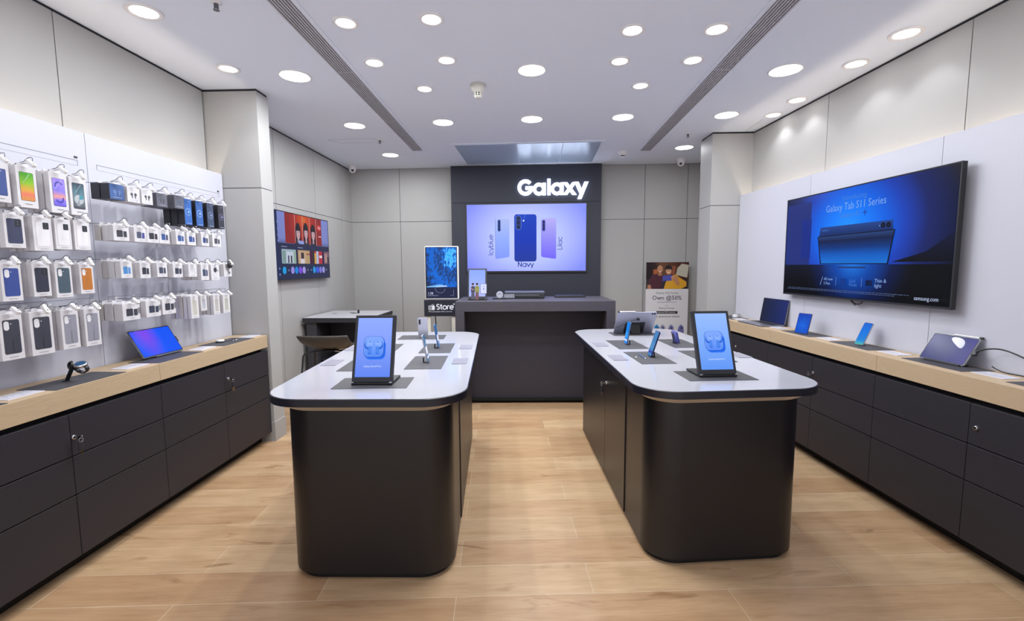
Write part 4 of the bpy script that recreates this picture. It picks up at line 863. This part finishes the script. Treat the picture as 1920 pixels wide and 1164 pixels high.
b = MB(); b.lathe([(.037, -.012), (.038, 0), (.037, .012), (.018, .012), (.018, -.012)], (0, 0, .05), M_SILV, 28, 'Y'); b.build('roll', t)
b = MB(); b.box(-.012, -.02, .012, .012, -.014, .052, M_CHROME); b.box(-.012, .014, .012, .012, .02, .052, M_CHROME); b.build('holder', t)
b = MB(); b.box(-.17, -.1, 0, .17, .1, .02, M_DGREY); b.box(-.168, -.098, .02, .168, .098, .023, M_BLACK); tag(b.build('closed_laptop', bevel=.003, loc=desk_at(.42, .6), rot=(0, 0, DR)), 'closed dark laptop lying at the right rear of the service desk', 'laptop')

# ------------------------------------------------------------------ portrait kiosk left of the desk
t = thing('digital_kiosk', 'portrait Store kiosk with a blue wave screen left of the service desk', 'kiosk', (-1.035, 5.55, 0), math.radians(2))
KX = (-.205, .205)
b = MB(); b.box(KX[0], 0, 1.10, KX[1], .05, 1.745, M_WHITE); b.build('housing', t, bevel=.012, rot=(-.02, 0, 0), loc=(.0, 0.02, .0))
b = MB(); g = grad('kiosk_wave', 'R', 0, .75, [(0, '#0a58b8'), (.3, '#1a8cf0'), (.42, '#4aa8f8'), (.48, '#0c58b8'), (.6, '#152a50'), (.76, '#0a5cc0'), (1, '#16203c')], center=(.1, 0, 1.62), scale=(1.5, 1, .9), noise=.5, nscale=24, emit=1.35)
b.y = -.0005; b.rect(-.196, 1.115, .19, 1.735, M_BLACK); b.rect(-.184, 1.122, .18, 1.73, g); b.rect(-.184, 1.122, .18, 1.25, em('#23284a', .8))
b.poly([(-.184, 1.26), (-.02, 1.285), (.06, 1.262), (-.05, 1.25), (-.184, 1.25)], em('#6fb4f2')); b.poly([(-.1, 1.258), (.05, 1.272), (.07, 1.258), (-.04, 1.252)], em('#b8d4f4'))
b.stroke(arc(-.02, 1.24, .06, 180, 350), .003, em('#8a94b8')); b.stroke([(.1, 1.15), (.14, 1.148), (.142, 1.22)], .003, em('#8a94b8'))
b.text('1:38', -.14, 1.175, .04, em('#c9d2ec')); b.text('Sunday February 15', -.11, 1.15, .017, em('#aab4d0'), width=.13); b.build('screen', t, rot=(-.02, 0, 0), loc=(0, .02, 0))
b = MB(); b.box(-.213, -.002, .90, .185, .045, 1.1, mat('kiosk_panel', '#1c1e2c', .4)); b.build('sign_panel', t, bevel=.004)
b = MB(); b.y = -.003; wv = ink('#e6e6ee'); glyphs(b, 'Store', -.065, .985, .062, .012, wv, gap=.02); glyphs(b, '+', .137, 1.0, .055, .006, wv)
b.stroke(rr(-.158, .978, -.085, 1.028, .008)+[rr(-.158, .978, -.085, 1.028, .008)[0]], .004, wv); b.stroke(arc(-.108, 1.03, .014, 0, 180), .004, wv)
for x in (-.148, -.14, -.132, -.124): b.stroke([(x, .982), (x, 1.024)], .0025, wv)
b.rect(-.117, .978, -.09, 1.026, wv); b.text('More products. More choices.', -.015, .957, .019, wv, width=.285); b.build('lettering', t)
for x in (-.165, .14): b = MB(); b.box(x-.025, .015, .02, x+.025, .05, .9, mat('cream_post', '#dcd8cf', .45)); b.build('post', t, bevel=.006)
b = MB(); b.box(-.23, -.13, 0, .2, .2, .02, mat('cream_post')); b.build('base_plate', t, bevel=.004)
b = MB(); b.tube([(-.09, .06, .9), (-.085, .07, .8), (-.1, .07, .6), (-.06, .07, .5)], .006, M_BLACK, 8); b.build('cord', t)

# ------------------------------------------------------------------ poster stand at the back right
t = thing('poster_stand', 'standing poster of two people with a phone at the back right wall', 'poster', BW(1.83, 6.78), BA)
b = MB(); b.box(-.3, 0, .02, .3, .02, 1.545, M_CARD); b.build('board', t, bevel=.002)
b = MB(); b.y = -.0005; P = ink
b.rect(-.299, 1.16, .299, 1.543, P('#2a2024')); b.rect(-.3, 1.3, .3, 1.543, grad('poster_room', 'X', -.3, .3, [(0, '#1c1a20'), (.4, '#33262a'), (.6, '#6a4a3a'), (1, '#4a2a24')], emit=0, noise=.25, nscale=14, rough=.5))
b.poly([(.12, 1.36), (.28, 1.32), (.3, 1.5), (.2, 1.52), (.14, 1.46)], P('#b8b0a0')); b.poly([(.0, 1.38), (.1, 1.36), (.12, 1.48), (.02, 1.5)], P('#8a4a32')); b.poly([(-.2, 1.37), (-.12, 1.37), (-.12, 1.44), (-.2, 1.44)], P('#a0562a'))
b.poly([(-.27, 1.16), (-.04, 1.16), (-.06, 1.34), (-.12, 1.375), (-.2, 1.37), (-.255, 1.3)], P('#4a1a2c')); b.poly([(-.09, 1.16), (-.03, 1.16), (-.05, 1.34)], P('#2a2230')); b.poly([(-.28, 1.16), (-.22, 1.16), (-.235, 1.22), (-.275, 1.22)], P('#b47a5c'))
b.oval(-.105, 1.44, .04, .058, P('#b8805e')); b.oval(-.105, 1.40, .034, .03, P('#5a3a2c')); b.oval(-.105, 1.415, .026, .024, P('#b8805e')); b.rrect(-.12, 1.402, -.09, 1.41, .003, P('#f0e4dc')); b.rect(-.13, 1.35, -.08, 1.39, P('#a87252'))
b.oval(-.12, 1.45, .005, .004, P('#2a1a16')); b.oval(-.09, 1.45, .005, .004, P('#2a1a16'))
b.poly([(-.05, 1.16), (.2, 1.16), (.27, 1.2), (.27, 1.26), (.16, 1.33), (.12, 1.37), (.04, 1.34), (-.02, 1.26)], P('#d49a22')); b.oval(.015, 1.45, .052, .052, P('#1c1416')); b.oval(.015, 1.42, .04, .054, P('#c99070')); b.poly([(-.028, 1.44), (.055, 1.44), (.04, 1.475), (-.01, 1.475)], P('#1c1416'))
b.oval(0, 1.428, .005, .004, P('#2a1a16')); b.oval(.03, 1.428, .005, .004, P('#2a1a16')); b.rrect(0, 1.392, .032, 1.4, .003, P('#f4e8e2'))
b.poly([(-.07, 1.27), (.06, 1.28), (.07, 1.36), (-.065, 1.35)], P('#4a4ea8')); b.oval(-.045, 1.285, .007, .007, P('#23265e')); b.oval(-.025, 1.287, .007, .007, P('#23265e'))
b.poly([(.14, 1.21), (.18, 1.22), (.14, 1.34), (.1, 1.36), (.08, 1.32), (.07, 1.3)], P('#b8805e')); b.poly([(.05, 1.31), (.1, 1.33), (.1, 1.35), (.05, 1.335)], P('#c99070'))
b.rect(-.3, .02, .3, 1.159, M_CARD)
tx = P('#3a3a46'); b.text('Galaxy S26 Series', 0, 1.102, .042, tx, width=.315); b.text('Own @50%', 0, 1.03, .085, tx, width=.415, bold=.0008); b.text('starting ₹4447/month*', 0, .97, .026, tx, width=.27); b.text('with', -.005, .92, .022, P('#6a6a76'))
b.text('Galaxy Forever', 0, .883, .034, tx, width=.23); b.rect(-.145, .803, .155, .84, P('#16161c')); b.text('Assured 50% buyback', 0, .822, .023, P('#e8e8ee'), width=.25); b.text('No questions asked', -.0, .763, .04, tx, width=.36)
for x, c in ((-.145, '#1a86c8'), (-.06, '#8a8ab0'), (.06, '#7a7ab0'), (.2, '#6a6aa4')): b.poly([(x-.05, .52), (x+.05, .52), (x+.045, .61), (x+.01, .648), (x-.02, .62)], P(c)); b.oval(x+.015, .595, .014, .017, P('#3a3a5a'))
b.build('printed_poster', t)
b = MB(); b.box(-.31, -.1, 0, .31, .1, .02, M_DGREY); b.build('base', t, bevel=.004)

# ------------------------------------------------------------------ rear left table and bar stools
t = thing('bar_table', 'grey topped bar table with dark legs in the rear left corner', 'table', (-2.6, 5.235, 0), math.radians(0))
TT = mat('pale_grey_laminate', '#b6b4ba', .4)
b = MB(); b.box(.0, 0, .862, .79, .9, .914, M_DGREY); b.box(.004, .004, .914, .786, .896, .918, TT); b.build('top', t, bevel=.0015)
b = MB(); b.box(.03, .03, 0, .15, .87, .862, mat('charcoal_leg', '#3b3a40', .5)); b.build('leg_panel', t)
b = MB(); b.box(.68, .03, 0, .77, .87, .862, mat('charcoal_leg')); b.build('leg_panel', t)
b = MB(); b.box(.15, .42, .02, .68, .46, .862, M_CAB); b.build('modesty_panel', t)
b = MB(); b.box(.15, .1, .40, .68, .42, .42, M_CAB); b.build('shelf', t)
t = thing('pen_holder', 'tiny dark desk clip with a wire loop on the rear bar table', 'clip', (-2.13, 5.75, .918), .2)
b = MB(); b.box(-.012, -.008, 0, .012, .008, .045, M_BLACK); b.build('post', t, bevel=.002)
b = MB(); b.tube([(-.015, 0, .004), (-.06, .02, .006), (-.1, 0, .012), (-.07, -.03, .008), (-.03, -.02, .004)], .003, M_DGREY, 6); b.build('loop', t)
tag(MB().lathe([(.025, 0), (.03, .001), (.03, .003)], (0, 0, 0), mat('grommet', '#8f8d94', .4), 24).build('cable_grommet', loc=(-2.42, 5.72, .9182)), 'round cable grommet in the rear bar table top', 'grommet')
def stool_mesh(t):
    b = MB(); n, mrow = 22, 8; vs = []; M_SH = mat('taupe_shell', '#4a4541', .42)
    for j in range(mrow+1):
        v = j/mrow
        for i in range(n+1):
            u = i/n*2-1; x = .235*u*(1-.12*v*v); y = -.20+.40*v
            z = .705+.05*abs(u)**2.4*min(1, v*2.5)+.155*max(0, 1-v*2.2)**1.5-.03*max(0, v-.75)
            vs.append((x, y-(.03*(1-u*u) if v < .3 else 0), z))
    fs = [(j*(n+1)+i, j*(n+1)+i+1, (j+1)*(n+1)+i+1, (j+1)*(n+1)+i) for j in range(mrow) for i in range(n)]
    b.add(vs, fs, M_SH, True); o = b.build('seat_shell', t); so = o.modifiers.new('s', 'SOLIDIFY'); so.thickness = .012
    for sx in (-1, 1):
        for sy in (-1, 1):
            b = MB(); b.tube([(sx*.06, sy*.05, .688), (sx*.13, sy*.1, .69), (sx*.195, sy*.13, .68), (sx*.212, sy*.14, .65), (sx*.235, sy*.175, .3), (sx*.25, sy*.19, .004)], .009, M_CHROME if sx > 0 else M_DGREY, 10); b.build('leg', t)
    b = MB(); b.tube([(-.233, -.172, .33), (.233, -.172, .33), (.233, .172, .33), (-.233, .172, .33)], .007, M_CHROME, 8, True); b.build('foot_ring', t)
    b = MB(); b.box(-.07, -.06, .678, .07, .06, .695, M_BLACK); b.build('mount_plate', t)
t = thing('bar_stool', 'taupe shell bar stool with thin metal legs in front of the rear bar table', 'stool', (-1.94, 4.45, 0), math.radians(3), 'shell bar stools'); stool_mesh(t)
t = thing('bar_stool', 'dark bar stool mostly hidden behind the rear bar table', 'stool', (-2.2, 6.42, 0), math.radians(180), 'shell bar stools'); stool_mesh(t)
#BOXES

# ------------------------------------------------------------------ boxes hanging on the left display boards
LX = -2.51
M_PR = mat('sleeve_grey_text', '#8c8890', .5)
def hook(y, z, tip, label, clip_tilt=.75):
    t = thing('display_hook', label, 'display hook', (LX, y, z), PI/2, 'security display hooks')
    L = tip-LX                                                     # length out of the board (local -Y)
    b = MB(); b.box(-.012, -.004, -.012, .012, 0, .016, M_WHITE); b.tube([(0, 0, .004), (0, -L*.6, .004), (0, -L+.004, .006)], .0019, M_WIRE, 6)
    b.tube([(0, -L*.72, .006), (0, -L+.03, .014), (0, -L+.012, .028), (0, -L+.002, .032), (0, -L-.01, .031), (0, -L-.013, .026), (0, -L-.011, .014)], .0019, M_WIRE, 6); b.build('wire', t)
    b = MB(); b.ext(rr(-.0085, -.034, .0085, .012, .0075), -.007, .007, M_WHITE); lk = b.build('lock', t, bevel=.003, loc=(0, -L+.006, .012), rot=(-clip_tilt+random.uniform(-.25, .25), random.uniform(-.2, .2), 0))
    b = MB(); b.y = -.007; b.oval(0, -.02, .003, .0045, M_DGREY); b.build('lock_slot', lk)
    return t
def case_print(col, cam=None, clear=False, strap=False):
    def fn(b, w, h):
        x0, x1, z0, z1 = -w*.37, w*.37, h*.13, h*.87
        if clear:
            b.rrect(x0, z0, x1, z1, w*.1, ink('#d9d6dc')); b.rrect(x0+w*.03, z0+w*.03, x1-w*.03, z1-w*.03, w*.08, ink('#e4e1e5')); b.rrect(x1-w*.36, z1-w*.42, x1-w*.04, z1-w*.05, w*.05, ink('#1c1f28'))
            for i in (0, 1): b.oval(x1-w*.2, z1-w*(.15+.16*i), w*.05, w*.05, ink('#3a3e4a'))
        else:
            b.rrect(x0, z0, x1, z1, w*.09, ink(col))
            if cam == 'pill': b.rrect(x0+w*.05, z1-w*.5, x0+w*.28, z1-w*.06, w*.11, ink('#e4e2e6')); b.oval(x0+w*.36, z1-w*.2, w*.025, w*.025, ink('#e8e8ee'))
            else: b.rrect(x1-w*.34, z1-w*.42, x1-w*.05, z1-w*.05, w*.05, ink('#14151c')); b.oval(x1-w*.2, z1-w*.16, w*.055, w*.055, ink('#3c3f4c')); b.oval(x1-w*.2, z1-w*.3, w*.055, w*.055, ink('#3c3f4c'))
            if strap: b.rrect(x0+w*.38, z0+w*.06, x0+w*.6, z0+w*.75, w*.06, ink({'#3a3b48': '#333440', '#8f8e9b': '#85848f'}[col])); b.rrect(x0+w*.405, z0+w*.085, x0+w*.575, z0+w*.72, w*.05, ink(col))
        b.rect(-w*.22, h*.06, w*.2, h*.07, M_PR); b.rect(-w*.15, h*.94, w*.15, h*.948, M_PR)
    return fn
def screen_print(m, extra=None):
    def fn(b, w, h):
        b.rrect(-w*.35, h*.17, w*.35, h*.86, w*.06, ink('#202126')); b.rrect(-w*.335, h*.177, w*.335, h*.853, w*.055, m)
        if extra: extra(b, w, h)
        b.stroke([(-w*.2, h*.6), (w*.15, h*.82)], w*.012, ink('#e8e8ee')); b.rect(-w*.18, h*.085, w*.18, h*.1, M_PR)
    return fn
def charger(c1, c2, cable=0, one=False):
    def fn(b, w, h):
        b.rrect(-w*.3, h*.25, w*.08, h*.68, w*.03, ink(c1))
        if not one: b.rrect(w*.13, h*.25, w*.34, h*.64, w*.03, ink(c2))
        for x in (-w*.2, -w*.04): b.rect(x-w*.008, h*.68, x+w*.008, h*.78, M_PR)
        for i in range(cable): b.rect(w*(.37+.07*i), h*.35, w*(.4+.07*i), h*.7, ink('#3a3a44')); 
        b.rect(-w*.12, h*.12, w*.15, h*.14, M_PR); b.rect(w*.02, h*.88, w*.24, h*.9, M_PR)
    return fn
def buds_print(c, ring_=None):
    def fn(b, w, h):
        for sx in (-1, 1): b.oval(sx*w*.15, h*.52, w*.1, w*.1, ink(c)); b.oval(sx*w*.15, h*.52, w*.055, w*.055, ink(ring_ or '#55555f')); b.rrect(sx*w*.12-w*.035, h*.27, sx*w*.12+w*.035, h*.5, w*.03, ink(c))
        b.rect(-w*.3, h*.13, w*.3, h*.155, ink('#b8bcd0'))
    return fn
def watch_print(c, lt):
    def fn(b, w, h):
        b.rect(-w/2+.001, .001, w/2-.001, h-.001, ink(c)); R = w*.36
        b.oval(0, h*.5, R, R, ink(lt)); b.oval(0, h*.5, R*.9, R*.9, ink(c))
        for i in range(12): a = i*PI/6; b.stroke([(R*.6*math.cos(a), h*.5+R*.6*math.sin(a)), (R*.85*math.cos(a), h*.5+R*.85*math.sin(a))], w*.02, ink(lt))
        b.oval(0, h*.5, R*.3, R*.3, ink(lt)); b.rect(-w*.3, h*.05, w*.3, h*.065, ink('#b8bcd0')); b.rect(-w*.16, h*.9, w*.2, h*.91, ink('#b8bcd0'))
    return fn
def band_print(c):
    def fn(b, w, h):
        b.rect(-w*.36, h*.12, w*.36, h*.86, ink('#dddbd6')); b.rrect(-w*.26, h*.16, w*.26, h*.8, w*.05, ink(c)); b.rect(-w*.2, h*.06, w*.2, h*.07, M_PR)
    return fn
def oval_print():
    def fn(b, w, h):
        b.oval(0, h*.66, w*.2, w*.2, ink('#3c3c44')); b.oval(w*.3, h*.6, w*.05, w*.08, ink('#6a6a74')); b.stroke(arc(0, h*.33, w*.2, 0, 360), w*.03, ink('#c2c0c8')); b.rect(-w*.2, h*.1, w*.2, h*.12, M_PR)
    return fn
def thin_print():
    def fn(b, w, h):
        b.stroke([(-w*.05, h*.3), (-w*.05, h*.75)], w*.03, ink('#c4c2ca')); b.stroke([(w*.2, h*.2), (w*.2, h*.7)], w*.04, ink('#b0aeb8')); b.rect(-w*.2, h*.1, w*.2, h*.12, M_PR)
    return fn
def stylus_print():
    def fn(b, w, h): b.rrect(-w*.02, h*.2, w*.08, h*.62, w*.03, ink('#26262e')); b.rrect(w*.16, h*.2, w*.28, h*.4, w*.03, ink('#3a3a44')); b.rect(-w*.25, h*.1, w*.2, h*.12, M_PR)
    return fn
def stack(y0, w, zb, zt, xf, fn, what, where, n=3, depth=.026, gap=.031, carton=None, tilt=0, side=None, hookup=True, front_mat=None):
    carton = carton or M_CARD; h = zt-zb; yc = y0+w/2
    for k in range(n):
        jy, jz = (random.uniform(-.004, .004), random.uniform(-.004, .002)) if k else (0, 0)
        rz = PI/2+(tilt if not k else random.uniform(-.03, .03))
        lab = ('%s box %s, %s' % (('white' if carton in (M_CARD, M_CARDB) else 'dark'), what, where)) if not k else 'carton behind box %s, %s' % (what, where)
        t = thing('hanging_box', lab, 'box', (xf-k*gap, yc+jy, zb+jz), rz, None if not k else 'cartons behind the box '+what+' '+where)
        b = MB(); b.box(-w/2, 0, 0, w/2, depth, h, carton if not k or carton != M_CARD else (M_CARD if k % 2 else M_CARDB)); b.build('carton', t, bevel=.001)
        b = MB(); b.ext(rr(-w*.28, h-.004, w*.28, h+.016, .006, 4), depth/2-.0006, depth/2+.0006, M_CARD); b.build('hang_tab', t)
        if not k: b = MB(); b.y = -.0003; fn(b, w, h); b.build('printed_front', t)
    if hookup: hook(yc, zt+.008, xf+.026, 'hook of box %s, %s' % (what, where))
gr1 = grad('print_sunset_green', 'Z', .03, .16, [(0, '#c9a23a'), (.35, '#e07a6a'), (.5, '#d8a24a'), (.75, '#8abf3a'), (1, '#5aa43a')], emit=0, noise=.03, nscale=30, rough=.35)
gr2 = grad('print_violet_orange', 'Z', .03, .16, [(0, '#4a3fc0'), (.35, '#8a7ae0'), (.5, '#e09a8a'), (.7, '#8a80e0'), (1, '#a08af0')], emit=0, noise=.03, nscale=25, rough=.35)
gr3 = grad('print_teal_grey', 'Z', .03, .16, [(0, '#4a4a52'), (.4, '#7a8a92'), (.7, '#5a7a88'), (1, '#4a5560')], emit=0, rough=.35)
def swirl(b, w, h): b.stroke(arc(0, h*.68, w*.2, 20, 200), w*.08, ink('#3a44a8')); b.stroke(arc(0, h*.36, w*.2, 200, 380), w*.09, ink('#4038b0'))
def globe(b, w, h): b.oval(0, h*.42, w*.27, w*.27, ink('#b0b4ba')); b.poly([(0, h*.42), (w*.26, h*.44), (w*.2, h*.55), (w*.05, h*.56)], ink('#3f8fa0')); b.poly([(0, h*.42), (-w*.2, h*.26), (w*.05, h*.24)], ink('#8e9298'))
XF = -2.28
r1, r2, r3, r4 = 'top row, left board', 'second row, left board', 'third row, left board', 'bottom row by the watch'
stack(1.931, .083, 1.79, 1.957, XF, screen_print(ink('#32478a')), 'picturing a plain blue phone', r1)
stack(2.042, .086, 1.778, 1.963, XF, screen_print(gr1), 'picturing a green and yellow phone screen', r1, 4)
stack(2.186, .087, 1.770, 1.963, XF, screen_print(gr2, swirl), 'picturing a violet and orange phone screen', r1, 4)
stack(2.284, .089, 1.770, 1.957, XF, screen_print(gr3, globe), 'picturing a grey phone screen with a round globe', r1)
stack(1.972, .083, 1.594, 1.742, XF, case_print('#363a58'), 'picturing a navy phone case', r2, 4)
stack(2.091, .086, 1.584, 1.742, XF, case_print('', clear=True), 'picturing a clear phone case', r2+', after navy case', 4)
stack(2.191, .08, 1.594, 1.742, XF, case_print('', clear=True), 'picturing a clear phone case', r2+', middle of three')
stack(2.287, .084, 1.595, 1.742, XF, case_print('', clear=True), 'picturing a clear phone case', r2+', at board joint')
stack(1.938, .083, 1.358, 1.525, XF, case_print('#33478e', 'pill'), 'picturing a royal blue phone case', r3, 4)
stack(2.068, .08, 1.371, 1.525, XF, case_print('#2c2e40'), 'picturing a blackish wallet phone case', r3, 4)
stack(2.171, .082, 1.359, 1.525, XF, case_print('#465664', 'pill'), 'picturing a slate green phone case', r3)
stack(2.295, .075, 1.371, 1.522, XF, case_print('#b8702a', 'pill'), 'picturing an orange phone case', r3)
stack(1.911, .092, 1.099, 1.304, XF, case_print('#3a3b48', 'pill', strap=True), 'picturing a charcoal strap case', r4+', at picture edge', 4)
stack(2.037, .097, 1.098, 1.302, XF, case_print('#3a3b48', 'pill', strap=True), 'picturing a charcoal strap case', r4+', second one', 4, tilt=-.06)
stack(2.178, .088, 1.102, 1.297, XF, case_print('#8f8e9b', 'pill', strap=True), 'picturing a grey strap case', r4+', third one', 4)
stack(2.297, .086, 1.097, 1.292, XF, case_print('#8f8e9b', 'pill', strap=True), 'picturing a grey strap case', r4+', at board joint')
q1, q2, q3, q4 = 'top row near pillar', 'row under dark boxes', 'third row near pillar', 'lowest row near pillar'
M_BLKC = mat('black_carton', '#2a2a33', .45); M_GRYC = mat('slate_carton', '#55555f', .5)
def bg(c, f):
    def fn(b, w, h): b.rect(-w/2+.001, .001, w/2-.001, h-.001, ink(c)); f(b, w, h)
    return fn
stack(2.508, .094, 1.88, 1.965, XF, bg('#3a5a92', buds_print('#6a86b8', '#4a6aa4')), 'of blue earphones', q1+', first one', 2, .05, .055, M_BLKC)
stack(2.622, .085, 1.88, 1.967, XF, buds_print('#3a3a44'), 'picturing black and white earphones', q1+', after blue box', 2, .05, .055)
stack(2.722, .080, 1.882, 1.967, XF, buds_print('#3a3a44'), 'picturing black and white earphones', q1+', before grey box', 2, .05, .055)
stack(2.832, .085, 1.88, 1.963, XF, bg('#62626e', buds_print('#45454f')), 'of grey earphones', q1+', left grey one', 2, .05, .055, M_GRYC)
stack(2.977, .085, 1.887, 1.972, XF, bg('#62626e', buds_print('#4f5f80')), 'of grey earphones', q1+', right grey one', 3, .05, .055, M_GRYC)
wl = ['tall bright blue watch', 'tall blue watch', 'tall slate watch', 'tall black watch']
for y, w, c, l, k, nm in ((3.059, .069, '#2f5fa8', '#8fb4e8', 0, 'first tall one'), (3.168, .069, '#2f5a9e', '#9fbce8', 1, 'second tall one'), (3.28, .069, '#3a4660', '#8f9fc0', 2, 'third tall one'), (3.399, .066, '#2e3038', '#8a86b0', 3, 'last tall one')):
    stack(y, w, 1.789, 1.961, XF, watch_print(c, l), 'with a round watch drawing', nm+', top row', 3, .045, .05, M_BLKC)
for y, w, c1, c2, nm, ti, n in ((2.516, .09, '#34343e', '#34343e', 'first one', -.12, 3), (2.647, .085, '#4a5068', '#46468e', 'second one', 0, 2), (2.741, .082, '#2e2e38', '#3a2a38', 'third, tilted one', -.15, 2), (2.832, .08, '#36508a', '#4a4a66', 'fourth one', 0, 2),
                           (2.969, .077, '#34508e', '#34508e', 'fifth one', 0, 3), (3.068, .08, '#34508e', '#3a4a8a', 'sixth one', 0, 2), (3.204, .077, '#34487e', '#3a3a50', 'seventh one', 0, 3), (3.321, .09, '#4a4a56', '#4a4a56', 'last one', 0, 3)):
    stack(y, w, 1.654, 1.740, XF, charger(c1, c2), 'picturing a charging plug', q2+', '+nm, n, .034, .04, tilt=ti)
stack(2.538, .075, 1.445, 1.54, XF, charger('#4a86c0', '#5a8fc8'), 'picturing a light blue plug', q3, 4, .034, .038)
stack(2.667, .075, 1.441, 1.533, XF, charger('#34343e', '#34343e'), 'picturing a black plug', q3+', second one', 3, .034, .038)
stack(2.793, .08, 1.445, 1.533, XF, charger('#44485e', '#44485e'), 'picturing a slate plug', q3+', third one', 3, .034, .038)
stack(2.923, .082, 1.439, 1.528, XF, charger('#3a3f4e', '#3a3f4e', 1), 'picturing a plug with cable', q3+', fourth one', 3, .034, .038)
stack(3.06, .077, 1.440, 1.526, XF, thin_print(), 'picturing a thin white cable', q3, 3, .034, .038)
stack(3.179, .078, 1.414, 1.525, XF, charger('#3f4a62', '#4a4f6a'), 'picturing a tall slate plug', q3+', sixth one', 4, .034, .038)
stack(3.283, .088, 1.410, 1.523, XF, oval_print(), 'picturing a round black pad and a ring', q3, 2, .034, .038)
stack(3.425, .09, 1.433, 1.528, XF, stylus_print(), 'picturing a black pen-like adapter', q3+', at the pillar', 3, .034, .038, hookup=True)
t = thing('security_tag', 'round dark security puck on the last box next to the pillar', 'security tag', (-2.262, 3.47, 1.525), PI/2+.2)
b = MB(); b.lathe([(.004, -.012), (.026, -.01), (.03, 0), (.03, .006), (.02, .01)], (0, 0, 0), M_DGREY, 28, 'Y'); b.build('puck', t); b = MB(); b.lathe([(.006, -.0135), (.006, -.011)], (0, 0, 0), M_BLACK, 14, 'Y'); b.build('button', t)
stack(2.526, .117, 1.203, 1.30, XF, charger('#3a3a46', '#3a3a46', 2), 'with plugs and cables', q4+', first one', 3, .05, .056)
stack(2.687, .111, 1.206, 1.304, XF, charger('#3a3f50', '#3a3f50', 2), 'with plugs and cables', q4+', second one', 3, .034, .04)
stack(2.812, .109, 1.209, 1.31, XF, charger('#3a3a46', '#3a3a46', 2), 'with plugs and cables', q4+', third one', 2, .034, .04)
stack(3.057, .074, 1.156, 1.31, XF, band_print('#bcbab2'), 'with a beige band in its window', q4+', first one', 5, .024, .03)
stack(3.155, .060, 1.199, 1.304, XF, band_print('#b4b4c0'), 'with a small grey window', q4, 2, .03, .036)
stack(3.284, .070, 1.16, 1.302, XF, band_print('#b8b6b2'), 'with a beige band in its window', q4+', middle one', 4, .024, .03)
stack(3.391, .078, 1.16, 1.298, XF, band_print('#b8b6ae'), 'with a beige band in its window', q4+', nearest pillar', 3, .024, .03)
